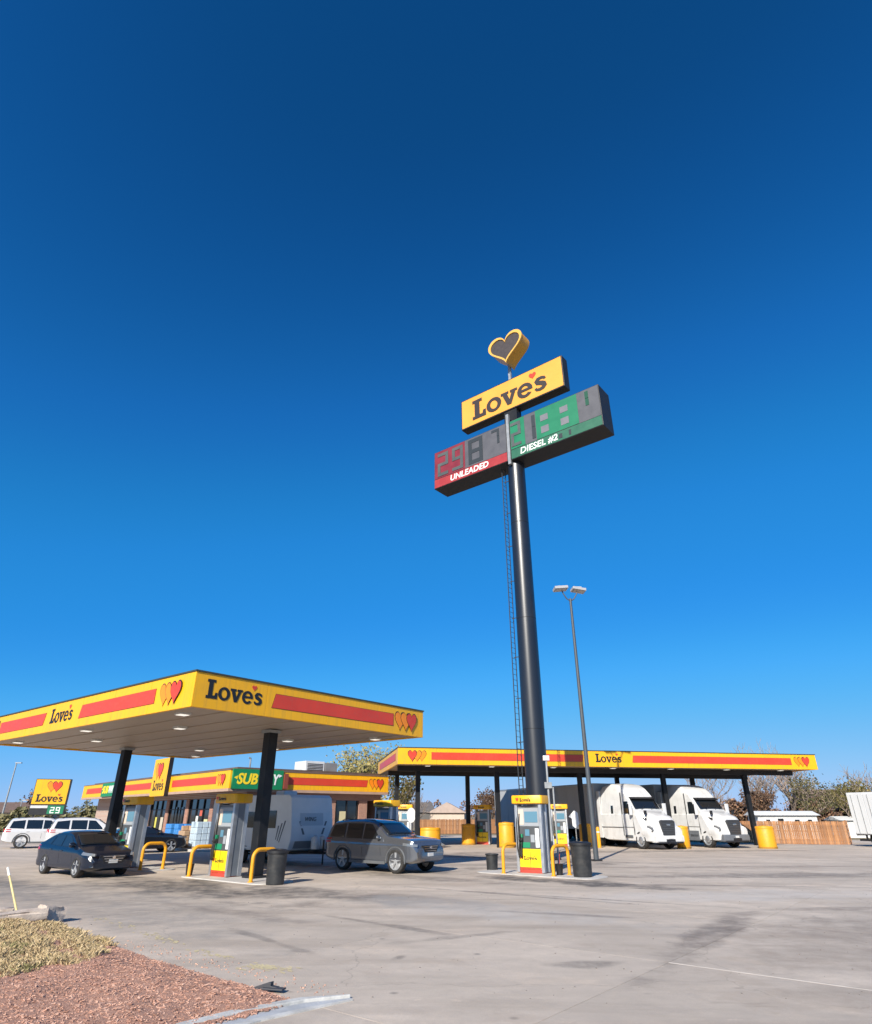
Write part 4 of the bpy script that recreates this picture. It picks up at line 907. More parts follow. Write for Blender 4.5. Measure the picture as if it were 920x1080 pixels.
def mirror_pod(parent, x, y, z, m, s):
    mb = MB(); mb.lathe([(0, -.1), (.055, -.08), (.085, -.02), (.085, .05), (.06, .09), (0, .1)], 14, axis='y', c=(0, 0, 0))
    o = mb.build('mirror', m, parent, smooth=50, loc=(x, y + s * .11, z)); o.scale = (.85, 1.15, 1)
    return o
alloy = mat('alloy_rim', (.42, .43, .44), .35, metal=.4, dirt=((.15, .13, .11), .4, 8))
def car(name, label, cat, loc, heading, kind, paint, group=None, tint=None):
    rz = math.atan2(heading[1], heading[0]); root = thing(name, label, cat, loc, rz, group)
    if kind == 'suv':
        W, wb0, wb1, r = .965, 1.52, -1.38, .415; fr, re = 2.48, -2.5
        prof = [(-2.5, .62), (-2.485, .98), (-2.44, 1.16), (-2.22, 1.66), (-2.10, 1.74), (-1.3, 1.80), (-.5, 1.81), (.05, 1.77), (.28, 1.71), (1.02, 1.24), (1.4, 1.21), (2.05, 1.15), (2.34, 1.08), (2.45, .95), (2.48, .60)]
        belt = lambda x: 1.10 - .01 * x if x > -1.9 else 1.13
        L = Loft(prof, W, belt, .32, .27, fr, re, .17, .10, .45, .35)
        panes = [[(.66, 1.13), (-.27, 1.14), (-.29, 1.66), (.10, 1.64)], [(-.35, 1.14), (-1.25, 1.155), (-1.27, 1.67), (-.37, 1.665)], [(-1.36, 1.155), (-2.20, 1.20), (-2.08, 1.60), (-1.38, 1.665)]]
        ws = (.97, .33); rw = (-2.42, -2.25)
    elif kind == 'sedan':
        W, wb0, wb1, r = .90, 1.40, -1.30, .335; fr, re = 2.28, -2.32
        prof = [(-2.32, .60), (-2.30, .92), (-2.15, 1.03), (-1.85, 1.06), (-1.15, 1.345), (-.8, 1.41), (-.2, 1.435), (.2, 1.395), (.36, 1.34), (1.18, .955), (1.5, .885), (1.95, .78), (2.15, .70), (2.25, .58), (2.28, .43)]
        belt = lambda x: .93 - .03 * x
        L = Loft(prof, W, belt, .20, .36, fr, re, .22, .15, .5, .45)
        panes = [[(.88, .93), (-.12, .955), (-.14, 1.30), (.26, 1.29)], [(-.19, .955), (-1.02, .985), (-.86, 1.29), (-.21, 1.305)], [(-1.09, .99), (-1.45, 1.01), (-1.30, 1.10), (-.95, 1.26)]]
        ws = (1.12, .42); rw = (-1.76, -1.22)
    elif kind == 'coupe':
        W, wb0, wb1, r = .93, 1.38, -1.35, .36; fr, re = 2.3, -2.35
        prof = [(-2.35, .6), (-2.32, .98), (-2.0, 1.06), (-1.7, 1.08), (-.9, 1.36), (-.4, 1.40), (.0, 1.37), (.15, 1.33), (.9, 1.02), (1.3, .98), (1.9, .90), (2.15, .80), (2.27, .65), (2.3, .45)]
        L = Loft(prof, W, lambda x: .98 - .02 * x, .2, .36, fr, re, .22, .15)
        panes = [[(.62, .99), (-.55, 1.01), (-.5, 1.28), (.06, 1.27)], [(-.62, 1.01), (-1.2, 1.04), (-1.0, 1.2), (-.58, 1.27)]]
        ws = (.86, .18); rw = (-1.6, -1.0)
    body = L.body().build('body', paint, root, smooth=35)
    cut_arches(body, [(wb0, r - .01), (wb1, r - .01)], r * 1.14, W)
    body.name = 'body'
    gl = glass
    for s in (-1, 1):
        for p in panes: L.pane(p[:len(p) // 2] + p[len(p) // 2:], s, gl, 'side_window', root)
        # chrome or black sill line under the windows, door seams and handles
        x0, x1 = panes[0][0][0], panes[-1][1][0]
        for xs in ((x0 + .05), panes[1][0][0] + .05, panes[-1][0][0] - .1 if len(panes) > 2 else panes[1][1][0] + .1):
            zz0, zz1 = L.bot0 + .14, L.beltz(xs) - .01; vs = []
            for z in np.linspace(zz0, zz1, 6):
                y = float(np.interp(z, [q[1] for q in L.half(xs)[2:8]], [q[0] for q in L.half(xs)[2:8]])); vs += [(xs - .005, s * (y + .003), z), (xs + .005, s * (y + .003), z)]
            MB().add(vs, [(2 * i, 2 * i + 1, 2 * i + 3, 2 * i + 2) for i in range(5)]).build('door_seam', dark, root)
        for xs in ((panes[0][1][0] + .14), (panes[1][1][0] + .12)):
            z = L.beltz(xs) - .12; y = L.W(xs) * .99
            MB().box((xs, s * (y + .012), z), (.20, .035, .035)).build('door_handle', paint, root, bevel=.01)
        mirror_pod(root, x0 - .02, s * (L.side(x0, L.beltz(x0) + .05) - .02), L.beltz(x0) + .10, paint, s)
        # head and tail lamps set in the corners
        def corner(xa, xb, za, zb, m, nm, k=7):
            vs = []
            for o_ in (.014, -.06):
                for i in range(k):
                    x = xa + (xb - xa) * i / (k - 1)
                    for z in (za(i / (k - 1)), zb(i / (k - 1))):
                        h = L.half(x)[2:9]; y = float(np.interp(z, [q[1] for q in h], [q[0] for q in h])); vs.append((x + o_ * .6 * (1 if xb > 0 else -1), s * (y + o_), z))
            N = 2 * k; fs = [(2 * i, 2 * i + 1, 2 * i + 3, 2 * i + 2) for i in range(k - 1)]; bd = [2 * i for i in range(k)] + [2 * i + 1 for i in range(k - 1, -1, -1)]
            fs += [(bd[i], bd[(i + 1) % N], bd[(i + 1) % N] + N, bd[i] + N) for i in range(N)]
            return MB().add(vs, fs).build(nm, m, root, smooth=40)
        hz = {'suv': .86, 'sedan': .64, 'coupe': .70}[kind]
        corner(fr - .58, fr - .012, lambda t: hz + .08 - .04 * t, lambda t: hz + .17 - .05 * t, clear_lens, 'headlight')
        tz = {'suv': .98, 'sedan': .80, 'coupe': .82}[kind]
        corner(re + .42, re + .02, lambda t: tz, lambda t: tz + .16, red_lens, 'taillight')
        fl = MB().cyl((fr - .22, s * W * .74, hz - .22), (fr - .02, s * W * .70, hz - .22), .055, .05, 12).build('fog_lamp', clear_lens, root, smooth=40)
        for ax in (wb0, wb1):
            wheel(root, (ax, s * (W - .125), r), s, r, .235, alloy)
            if kind == 'suv':
                arc = [(ax + (r * 1.16) * math.cos(R(a)), s * (W * .975), r - .01 + (r * 1.16) * math.sin(R(a))) for a in range(-8, 189, 14)]
                MB().tube(arc, .03, 6).build('arch_trim', grey_plastic, root, smooth=50)
    L.screen(ws[0], ws[1], gl, 'windscreen', root, .93, .93); L.screen(rw[0], rw[1], gl, 'rear_window', root, .86, .86)
    # nose
    zg = {'suv': .84, 'sedan': .60, 'coupe': .62}[kind]; gw = W * .50
    gx = fr - .05
    MB().prism([(-gw, zg + .10), (-gw * .72, zg - .13), (gw * .72, zg - .13), (gw, zg + .10)], fr - .15, fr + .012, plane='yz').build('grille', mat('grille_black', (.015, .015, .017), .4), root, bevel=.012)
    gb = MB()
    for k in range(3): gb.b(fr + .012, fr + .02, -gw * .86 + k * .05, gw * .86 - k * .05, zg + .06 - k * .075, zg + .075 - k * .075)
    gb.build('grille_bars', chrome if kind != 'coupe' else dark, root)
    MB().cyl((fr + .01, 0, zg + .03), (fr + .03, 0, zg + .03), .06, .055, 16).build('badge', chrome, root, smooth=40)
    MB().b(fr - .3, fr - .012, -W * .62, W * .62, L.bot0 + .1, L.bot0 + .24).build('lower_intake', dark, root, bevel=.02)
    MB().b(fr - .02, fr + .014, -.16, .16, L.bot0 + .255, L.bot0 + .37).build('number_plate', mat('plate_white', (.6, .6, .58), .5), root)
    MB().b(re - .012, re + .03, -.16, .16, .82, .95).build('number_plate', MATS['plate_white'], root)
    if kind == 'suv':
        for s in (-1, 1):
            MB().tube([(.15, s * .60, 1.74), (.05, s * .60, 1.80), (-1.7, s * .60, 1.82), (-1.85, s * .60, 1.76)], .018, 6).build('roof_rail', dark, root, smooth=40)
            MB().b(-.95, 1.0, s * .955 - .02, s * .955 + .02, .29, .39).build('sill_trim', grey_plastic, root, bevel=.01)
    wp = MB()
    for y in (-.35, .25): wp.tube([(ws[0] - .02, y, L.top(ws[0] - .02) + .06), (ws[0] - .2, y + .38, L.top(ws[0] - .2) + .05)], .01, 5)
    wp.build('wipers', dark, root)
    return root
mAX = (-AY).to_2d()
suv_paint = mat('gunmetal_paint', (.17, .185, .21), .24, metal=.7, coat=1., dirt=((.16, .15, .14), .2, 3))
navy_paint = mat('navy_paint', (.004, .009, .022), .22, coat=.4)
black_paint = mat('black_car_paint', (.010, .010, .012), .25, coat=1.)
c0 = fc(10.68, 2.2 + .0); car('sport_utility_car', 'grey sport utility car pulling a travel trailer beside the canopy', 'car', c0 + Vector((0, 0, 0)) + AY * (-.05), mAX, 'suv', suv_paint)
c1 = fc(2.27, 9.62); car('sedan', 'dark navy sedan at the pumps under the left side of the canopy', 'car', c1, mAX, 'sedan', navy_paint)
car('coupe', 'low black coupe parked before the store, seen behind the canopy pumps', 'car', (-17.3, 41.2, GZ), (.78, .62), 'coupe', black_paint)
car('sport_utility_car', 'white sport utility car at the far left edge, its rear wheel showing', 'car', (-26.5, 47.2, GZ), (.85, .53), 'suv', white_car)
car('sport_utility_car', 'white sport utility car behind the dark sedan, its red tail lamp showing', 'car', (-22.75, 45.7, GZ), (.85, .53), 'suv', white_car)

# ---- travel trailer hitched behind the grey car
tt = thing('travel_trailer', 'white travel trailer standing in canopy shade, hitched behind the grey car', 'trailer', fc(10.6, 6.6, 0), PR)
rv_m = mat('rv_white', (.60, .64, .67), .45, var=.05, vscale=1.5, dirt=((.46, .48, .50), .3, 2))
Lr = 6.0
prof = [(.0, .62), (.14, .95), (.14, 1.5), (.06, 2.1), (-.04, 2.68), (-.22, 2.80), (-Lr + .2, 2.80), (-Lr, 2.6), (-Lr, .55), (-.3, .55)]
MB().prism(prof, -1.2, 1.2).build('shell', rv_m, tt, bevel=.02)
for s in (-1, 1):
    y = s * 1.204
    def sidebox(x0, x1, z0, z1, nm, m, th=.012): 
        return MB().b(x0, x1, min(y, y + s * th), max(y, y + s * th), z0, z1).build(nm, m, tt, bevel=.004)
    w = sidebox(-1.55, -.95, 1.45, 2.15, 'window', glass, .02); sidebox(-3.6, -2.5, 1.45, 2.1, 'window', glass, .02)
    MB().b(-2.3, -1.68, min(y, y + s * .02), max(y, y + s * .02), .62, 2.45).build('door', rv_m, tt, bevel=.01)
    MB().b(-1.78, -1.72, min(y, y + s * .06), max(y, y + s * .06), 1.3, 1.5).build('grab_handle', chrome, tt, bevel=.01)
    dk = mat('rv_decal', (.10, .12, .15), .4)
    for k in range(3):
        q = [(-.65 - k * .12, .9 + k * .05), (-.60 - k * .12, .9 + k * .05), (-.25 - k * .22, 1.75 - k * .1), (-.34 - k * .22, 1.75 - k * .1)]
        MB().prism(q, y, y + s * .004).build('decal', dk, tt)
    sidebox(-Lr + .1, -.25, .60, .68, 'side_trim', silver, .02)
    for ax in (-3.4, -4.25): wheel(tt, (ax, s * 1.02, .34), s, .34, .22, silver)
    MB().b(-4.75, -2.9, s * 1.0 - .2, s * 1.0 + .205, .56, .72).build('wheel_fender', dark, tt)
def nose_pt(z): return float(np.interp(z, [.62, .95, 1.5, 2.1, 2.68], [.0, .14, .14, .06, -.04]))
# front face: framed name plate, dark corner decals
pl = MB(); 
pl.add([(nose_pt(z) + .012, yy, z) for z in (1.55, 2.05) for yy in (-.72, .62)], [(0, 1, 3, 2)]); pl.build('name_plate', mat('rv_plate', (.40, .45, .50), .4), tt)
tm = text_mesh('WING', .24, .008, mat('rv_letter', (.12, .13, .14), .5), .002, .15); o = link('lettering', tm, tt)
on_face(o, (nose_pt(1.8) + .03, -.15, 1.80), (0, 1, 0), (-.13, 0, 1))
for yy, s in ((-.78, 1), (.85, -1)):
    q = [(yy, 1.72), (yy + s * .10, 1.72), (yy + s * .34, 1.2), (yy + s * .22, 1.2)]
    MB().add([(nose_pt(z) + .014, y_, z) for y_, z in q], [(0, 1, 2, 3)]).build('decal', MATS['rv_decal'], tt)
wcv = MB().add([(nose_pt(z) + .01, y_, z) for z, row in ((.66, (-.95, 1.0)), (.95, (-.95, 1.0))) for y_ in row], [(0, 1, 3, 2)]).build('stone_guard', mat('rv_guard', (.26, .28, .30), .5, metal=.4), tt)
MB().lathe([(0, 0), (.19, .02), (.2, .1), (.2, .42), (.12, .52), (0, .56)], 18, c=(.62, -.18, .62)).build('gas_bottle', white_paint, tt, smooth=40)
MB().lathe([(0, 0), (.19, .02), (.2, .1), (.2, .42), (.12, .52), (0, .56)], 18, c=(.62, .24, .62)).build('gas_bottle', white_paint, tt, smooth=40)
MB().b(.45, .80, -.42, .48, .55, .615).build('bottle_tray', dark, tt)
tg = MB(); tg.tube([(-.6, -.7, .50), (.5, -.28, .50), (1.25, 0, .50)], .05, 6); tg.tube([(-.6, .7, .50), (.5, .28, .50), (1.25, 0, .50)], .05, 6); tg.cyl((.95, 0, .05), (.95, 0, 1.0), .035, .035, 8); tg.b(-5.6, -.4, -.55, .55, .42, .54); tg.cyl((-3.82, -1.0, .34), (-3.82, 1.0, .34), .04, .04, 8)
tg.build('tongue', dark, tt)
MB().b(-2.2, -1.6, -.4, .4, 2.78, 3.0).build('roof_air_conditioner', rv_m, tt, bevel=.06)

# ---- trucks
def tractor(label, loc, heading, skirt_m, group, visor=None):
    rz = math.atan2(heading[1], heading[0]); root = thing('truck_tractor', label, 'truck', loc, rz, group)
    prof = [(-4.0, 3.55), (-3.9, 3.72), (-3.3, 3.86), (-2.6, 3.92), (-2.1, 3.86), (-1.6, 3.62), (-1.15, 3.22), (-.92, 2.98), (-.36, 2.24), (-.12, 2.16), (.5, 2.04), (.95, 1.90), (1.16, 1.74), (1.27, 1.45), (1.33, 1.0), (1.36, .62)]
    L = Loft(prof, 1.22, lambda x: 2.05, .42, .05, 1.36, -4.0, .13, .0, .7, .2, .05, 110)
    # sleeper roof narrows a little to the back, hood narrower than the fenders
    base_half = L.half
    def half(x):
        h = base_half(x); w = L.W(x)
        k = max(0, min(1, (x + .2) / .5))          # 0 on the cab, 1 on the hood
        if k > 0:
            t = L.top(x); fz = 1.30 - .10 * max(0, x - .3); out = [h[0], h[1], h[2], h[3], (w * .99, .80), (w, .98), (w * .99, fz - .10), (w * .93, fz), (w * (.93 - .19 * k), fz + .10), (w * (.90 - .22 * k), t - .16), (w * (.84 - .26 * k), t - .03), (.35 * w, t + .03), (0, t + .05)]
            h = [tuple(a[i] * (1 - k) + b[i] * k for i in (0, 1)) for a, b in zip(h, out)]
        return h
    L.half = half
    body = L.body().build('cab', white_paint, root, smooth=32)
    cut_arches(body, [(0, .52)], .66, 1.22, .42)
    for s in (-1, 1):
        L.pane([(-.60, 2.08), (-1.42, 2.02), (-1.42, 2.80), (-1.0, 2.80)], s, glass, 'door_window', root)
        L.pane([(-2.62, 2.05), (-2.86, 2.05), (-2.86, 2.55), (-2.62, 2.55)], s, glass, 'sleeper_window', root, .012, 2)
        y = 1.19
        for (x0, x1, z0, z1) in ((-1.62, -1.59, .75, 3.35), (-.50, -.48, .8, 1.95), (-3.98, -1.6, 1.22, 1.245)): MB().b(x0, x1, s * y - .035, s * y + .035, z0, z1).build('panel_gap', mat('gap_dark', (.05, .05, .052), .7), root)
        if skirt_m: MB().b(-3.97, -.68, s * 1.19 - .03, s * 1.19 + .045, .40, 1.0).build('side_fairing', skirt_m, root, bevel=.02)
        MB().b(-1.5, -.72, s * 1.19 - .03, s * 1.19 + .05, .62, .78).build('step', grey_plastic, root, bevel=.01)
        MB().b(-1.45, -1.30, s * 1.16 - .02, s * 1.16 + .045, 1.72, 1.77).build('door_handle', dark, root)
        m_ = MB(); m_.box((-.42, s * 1.42, 2.32), (.14, .26, .72), 0); mm = m_.build('mirror', white_paint, root, bevel=.04)
        MB().box((-.495, s * 1.42, 2.32), (.02, .21, .62)).build('mirror_glass', glass, mm)
        ar = MB(); ar.tube([(-.7, s * 1.1, 2.62), (-.45, s * 1.38, 2.62)], .03, 6); ar.tube([(-.7, s * 1.12, 2.02), (-.45, s * 1.38, 2.02)], .03, 6); ar.build('mirror_arm', dark, mm)
        hm = MB(); hm.box((.50, s * .95, 2.12), (.10, .17, .24), 0); hm.tube([(.42, s * .80, 1.75), (.50, s * .92, 2.05)], .018, 5); hm.build('hood_mirror', dark, root, bevel=.02)
        # hood vent slash, headlamp
        MB().prism([(-.05, 1.94), (.42, 1.78), (.46, 1.70), (-.02, 1.84)], min(s * .985, s * .75), max(s * .985, s * .75)).build('hood_vent', dark, root)
        MB().prism([(.70, 1.22), (1.22, 1.02), (1.30, 1.08), (1.16, 1.24), (.74, 1.36)], min(s * 1.145, s * .72), max(s * 1.145, s * .72)).build('headlight', clear_lens, root, bevel=.02)
        wheel(root, (0, s * 1.03, .52), s, .52, .30, silver, steel=True)
        for ax in (-4.9, -6.2): wheel(root, (ax, s * .95, .52), s, .52, .56, silver, steel=True)
        MB().cyl((-4.15, s * 1.0, 1.3), (-4.15, s * 1.0, 3.5), .07, .07, 12).build('exhaust_stack', chrome, root, smooth=40)
        MB().b(-4.35, -4.0, s * 1.17 - .03, s * 1.17 + .03, .55, 3.5).build('side_extender', white_paint, root)
    L.screen(-.38, -.92, glass, 'windscreen', root, .94, .94, .02)
    MB().prism([(-.56, 1.60), (-.46, .70), (.46, .70), (.56, 1.60), (.42, 1.68), (-.42, 1.68)], 1.0, 1.385, plane='yz').build('grille', mat('truck_grille', (.035, .036, .038), .45), root, bevel=.03)
    gb = MB()
    for k in range(8): gb.b(1.386, 1.40, -.45, .45, .78 + k * .10, .805 + k * .10)
    gb.build('grille_bars', mat('truck_bars', (.12, .125, .13), .4, metal=.5), root)
    MB().b(1.40, 1.42, -.15, .15, 1.36, 1.45).build('badge', chrome, root, bevel=.006)
    MB().prism([(.95, .40), (1.40, .40), (1.46, .48), (1.44, .78), (1.30, .84), (.9, .84)], -1.10, 1.10).build('bumper', skirt_m or white_paint, root, bevel=.05)
    MB().b(1.44, 1.47, -.35, .35, .46, .60).build('bumper_intake', dark, root)
    MB().b(1.462, 1.475, -.15, .15, .62, .74).build('number_plate', MATS['plate_white'], root)
    fr_ = MB(); fr_.b(-7.2, -3.0, -.45, .45, .75, 1.0); fr_.b(-4.0, -1.2, -.9, .9, .45, .8); fr_.lathe([(.0, 1.0), (.5, 1.0), (.5, 1.14), (0, 1.14)], 20, c=(-5.55, 0, 0)); fr_.build('chassis', dark, root)
    MB().box((-.80, 0, 3.0), (.34, 2.0, .03), 0, 0, .35).build('sun_visor', dark, root, bevel=.01)
    wp = MB()
    for y in (-.55, .25): wp.tube([(-.30, y, 2.30), (-.52, y + .5, 2.58)], .014, 5)
    wp.build('wipers', dark, root)
    MB().b(1.30, 1.472, -.95, .95, .36, .44).build('bumper_lip', dark, root)
    for s in (-1, 1):
        MB().cyl((-3.6, s * .86, .72), (-1.9, s * .86, .72), .24, .24, 20).build('fuel_tank', chrome, root, smooth=40)
        MB().b(-.47, -.35, s * 1.555 - .006, s * 1.555 + .006, 2.0, 2.64).build('mirror_shell', dark, root)
        MB().b(.66, 1.24, s * 1.15 - .01, s * 1.15 + .01, 1.0, 1.04).build('lamp_trim', dark, root)
        MB().b(-1.60, -.50, s * 1.185 - .02, s * 1.185 + .04, 1.235, 1.255).build('door_seam', MATS['gap_dark'], root)
    if visor: MB().box((-.70, -.35, 2.56), (.02, .55, .18), 0, 0, -.66).build('dash_card', visor, root)
    return root
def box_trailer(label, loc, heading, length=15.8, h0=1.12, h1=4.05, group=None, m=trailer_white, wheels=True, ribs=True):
    """origin at the front end, on the ground"""
    rz = math.atan2(heading[1], heading[0]); r = thing('box_trailer', label, 'trailer', loc, rz, group)
    b_ = MB().b(-length, 0, -1.28, 1.28, h0, h1).build('box', m, r, bevel=.03)
    rail = MB()
    for s in (-1, 1):
        rail.b(-length + .02, -.02, s * 1.282 - (.0 if s > 0 else .03), s * 1.282 + (.03 if s > 0 else 0), h0 - .08, h0 + .14); rail.b(-length + .02, -.02, s * 1.282 - (.0 if s > 0 else .025), s * 1.282 + (.025 if s > 0 else 0), h1 - .12, h1 - .01)
    rail.build('rail', silver, r)
    rv = MB()
    for k in range(int(length / 1.22)):
        for s in (-1, 1): rv.b(-1.0 - k * 1.22, -.97 - k * 1.22, s * 1.283 - (.0 if s > 0 else .008), s * 1.283 + (.008 if s > 0 else 0), h0 + .16, h1 - .14)
    if ribs: rv.build('panel_ribs', trailer_white, r)
    dr = MB()
    for s in (-1, 1): dr.b(-length - .04, -length - .002, min(s * .02, s * 1.24), max(s * .02, s * 1.24), h0 + .05, h1 - .1)
    dr.build('rear_door', m, r, bevel=.01)
    bars = MB()
    for y in (-.9, -.35, .35, .9): bars.cyl((-length - .07, y, h0 + .1), (-length - .07, y, h1 - .15), .02, .02, 6)
    bars.build('lock_bar', galv, r)
    if wheels:
        for ax in (-length + 1.6, -length + 2.9):
            for s in (-1, 1): wheel(r, (ax, s * .95, .52), s, .52, .56, silver, steel=True)
        u = MB(); u.b(-length + .6, -length + 4.2, -.6, .6, .7, h0 - .09); u.b(-length - .02, -length + .1, -1.1, 1.1, .45, .58); u.b(-length, -length + .08, -.6, -.5, .45, h0); u.b(-length, -length + .08, .5, .6, .45, h0)
        for s in (-1, 1): u.b(-2.9, -2.75, s * .85 - .07, s * .85 + .07, .0, h0)
        u.build('underframe', dark, r)
    return r
hd = Vector((math.sin(THD), -math.cos(THD), 0))
TG = 'white trucks waiting under the truck canopy'
f1 = Vector((14.3, 45.4, GZ))
tractor('white sleeper truck with white bumper, nearer the tall sign', f1, hd, None, TG)
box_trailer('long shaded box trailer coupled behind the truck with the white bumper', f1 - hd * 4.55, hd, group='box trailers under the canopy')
f2 = Vector((19.35, 47.3, GZ))
tractor('white sleeper truck with grey bumper and skirts, right of the other truck', f2, hd, mat('skirt_grey', (.13, .14, .155), .5, var=.1), TG, mat('dash_card_yellow', (.6, .55, .25), .6))
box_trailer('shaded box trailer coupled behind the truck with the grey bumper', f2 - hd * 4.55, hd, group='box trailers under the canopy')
# ------------------------------------------------------------------ store
SA = R(41.2); SC = Vector((-12.96, 42.15, GZ)); SFX = Vector((math.cos(SA), math.sin(SA), 0)); SFY = Vector((-math.sin(SA), math.cos(SA), 0))
def sw(x, y, z=0): return SC + SFX * x + SFY * y + Vector((0, 0, z))
st_ = thing('store', 'low brick convenience store with yellow and red fascia behind the canopy', 'building', SC, SA)
def brick_material():
    m = bpy.data.materials.new('store_brick'); m.use_nodes = True; nt = m.node_tree; P = nt.nodes['Principled BSDF']
    tc = nt.nodes.new('ShaderNodeTexCoord'); mp = nt.nodes.new('ShaderNodeMapping'); mp.inputs['Rotation'].default_value = (R(90), 0, 0); nt.links.new(tc.outputs['Object'], mp.inputs[0])
    b = nt.nodes.new('ShaderNodeTexBrick'); b.inputs['Scale'].default_value = 4.5; b.inputs['Color1'].default_value = (.36, .17, .11, 1); b.inputs['Color2'].default_value = (.28, .125, .085, 1); b.inputs['Mortar'].default_value = (.42, .37, .32, 1); b.inputs['Mortar Size'].default_value = .02
    nt.links.new(mp.outputs[0], b.inputs['Vector']); nt.links.new(b.outputs[0], P.inputs['Base Color']); P.inputs['Roughness'].default_value = .9; return m
brick_m = brick_material()
FZ, FH, SDp, SLn = 3.47, 1.06, 12.5, 34.0
T = .15
for a in ((0, SDp, 0, T), (0, T, T + .002, SLn - T - .002), (0, SDp, SLn - T, SLn), (SDp - T, SDp, T + .002, SLn - T - .002)):
    MB().b(a[0], a[1], a[2], a[3], FZ, FZ + FH).build('fascia', yellow, st_, bevel=.015)
MB().b(.16, SDp - .16, .16, SLn - .16, FZ + .10, FZ + .14).build('soffit', mat('store_soffit', (.36, .26, .20), .7, var=.1), st_)
sof = MB(); sof.b(-.02, .30, -.02, SLn + .02, FZ - .16, FZ - .002); sof.b(.301, SDp, -.02, .30, FZ - .16, FZ - .002); sof.build('soffit_edge', mat('soffit_tan', (.40, .27, .20), .7, var=.1), st_)
MB().b(.8, SDp - .3, .8, SLn - .5, FZ + .14, FZ + FH + .25).build('parapet', mat('parapet_brown', (.13, .085, .065), .7, var=.2), st_)
cp = MB(); cp.b(-.03, SDp, -.03, .20, FZ + FH + .002, FZ + FH + .06); cp.b(-.03, .20, .201, SLn, FZ + FH + .002, FZ + FH + .06); cp.build('coping', mat('coping_brown', (.16, .11, .085), .6), st_)
# stripes and hearts
stripe(st_, (0, -.003, 0), X, 4.1, 10.6, FZ + .32, FZ + .76, 0, .1); hearts_logo(st_, (11.7, -.003, FZ + .52), X, .74)
YL = (0, -1, 0)
hearts_logo(st_, (-.003, .95, FZ + .52), YL, .74)
stripe(st_, (-.003, 0, 0), YL, -9.8, -2.05, FZ + .32, FZ + .76, 0, 0); stripe(st_, (-.003, 0, 0), YL, -21.6, -13.6, FZ + .32, FZ + .76, .1, 0); stripe(st_, (-.003, 0, 0), YL, -32.6, -27.6, FZ + .32, FZ + .76, .1, 0)
# sandwich shop sign boxes
def shop_sign(origin, right, w, h, parent=st_):
    o = Vector(origin); n = Vector(right).cross(Vector((0, 0, 1)))
    pl = fill_mesh([[(0, 0), (w, 0), (w, h), (0, h)]], .18, green_sign, 'shop_sign'); b = link('shop_sign', pl, parent); on_face(b, o, right)
    k = h / 1.15
    for txt, m, cx in (('SUB', yellow_letter, .275), ('WAY', white_letter, .695)):
        me = text_mesh(txt, .86 * k, .02, m, .026 * k, .18, spacing=.98)
        wdt = max(v.co.x for v in me.vertices) - min(v.co.x for v in me.vertices)
        for v in me.vertices: v.co.x *= w * .40 / wdt
        t = link('lettering', me, b); M = Matrix.Translation((w * cx, h * .48, .182)); t.matrix_local = M
    for x0, sgn, m in ((w * .085, -1, yellow_letter), (w * .905, 1, white_letter)):      # arrow heads at the first and last letter
        ar = fill_mesh([[(x0, h * .66), (x0 + sgn * .22 * k, h * .56), (x0, h * .46)]] if sgn < 0 else [[(x0, h * .80), (x0 + .24 * k, h * .72), (x0, h * .62)]], .02, m, 'arrow'); t = link('arrow', ar, b); t.matrix_local = Matrix.Translation((0, 0, .182))
shop_sign((.12, -.004, FZ - .02), X, 3.5, 1.16)
shop_sign((-.004, 26.9, FZ - .02), YL, 4.3, 1.10)
MB().b(3.66, 3.95, -.30, -.004, FZ + .05, FZ + FH - .1).build('sign_end_box', mat('end_box', (.22, .05, .03), .5), st_)
# entrance tower board
tb_ = MB().b(-.30, -.02, 10.3, 13.4, FZ - .25, 5.85).build('entrance_board', yellow, st_, bevel=.03)
hearts_logo(tb_, (-.303, 11.85, 4.95), YL, 1.25, trail=1)
wordmark(tb_, (-.303, 12.95, 3.62), YL, .72, 2.2, black, red, .008)
MB().b(-.31, -.01, 10.24, 10.298, FZ - .27, 5.9).build('board_edge', dark, tb_)
# walls
wx = 1.5
wl = MB(); wl.b(wx, wx + .25, 26, 33.5, .02, FZ + .1); wl.b(wx, wx + .25, .5, 2.0, .02, FZ + .1); wl.b(wx, wx + .25, 2.001, 25.999, .02, .55); wl.b(wx, wx + .25, 2.001, 25.999, 3.0, FZ + .1)
for y in (5.6, 10.0, 14.0, 18.2, 22.2): wl.b(wx - .05, wx + .25, y - .28, y + .28, .551, 2.999)
wl.b(wx + .251, SDp - .3, .5, .75, 2.9, FZ + .1); wl.b(wx + .251, SDp - .3, .5, .75, .02, .5)
for x in (2.6, 5.2, 7.9, 10.6): wl.b(x - .35, x + .35, .45, .75, .501, 2.899)
wl.b(SDp - .35, SDp - .1, .76, 33.5, .02, FZ + .1); wl.b(wx + .26, SDp - .36, 33.2, 33.5, .02, FZ + .1)
wl.build('wall', brick_m, st_)
tan_p = mat('pilaster_tan', (.46, .36, .26), .8, var=.1)
pw = MB().b(wx - .06, wx - .002, 3.0, 5.2, .7, 2.95).build('window_poster', tan_p, st_)
for (y0, y1) in ((2.05, 5.3), (5.9, 9.7), (10.3, 13.7), (14.3, 17.9), (18.5, 21.9), (22.5, 25.95)):
    w = MB().b(wx + .10, wx + .13, y0, y1, .56, 2.99).build('window', glass, st_); fm = MB(); n_ = 3
    for k in range(n_ + 1): yy = y0 + (y1 - y0) * k / n_; fm.b(wx + .02, wx + .09, yy - .035, yy + .035, .57, 2.98)
    fm.b(wx + .025, wx + .085, y0 + .04, y1 - .04, 2.3, 2.36); fm.build('window_frame', dark, w)
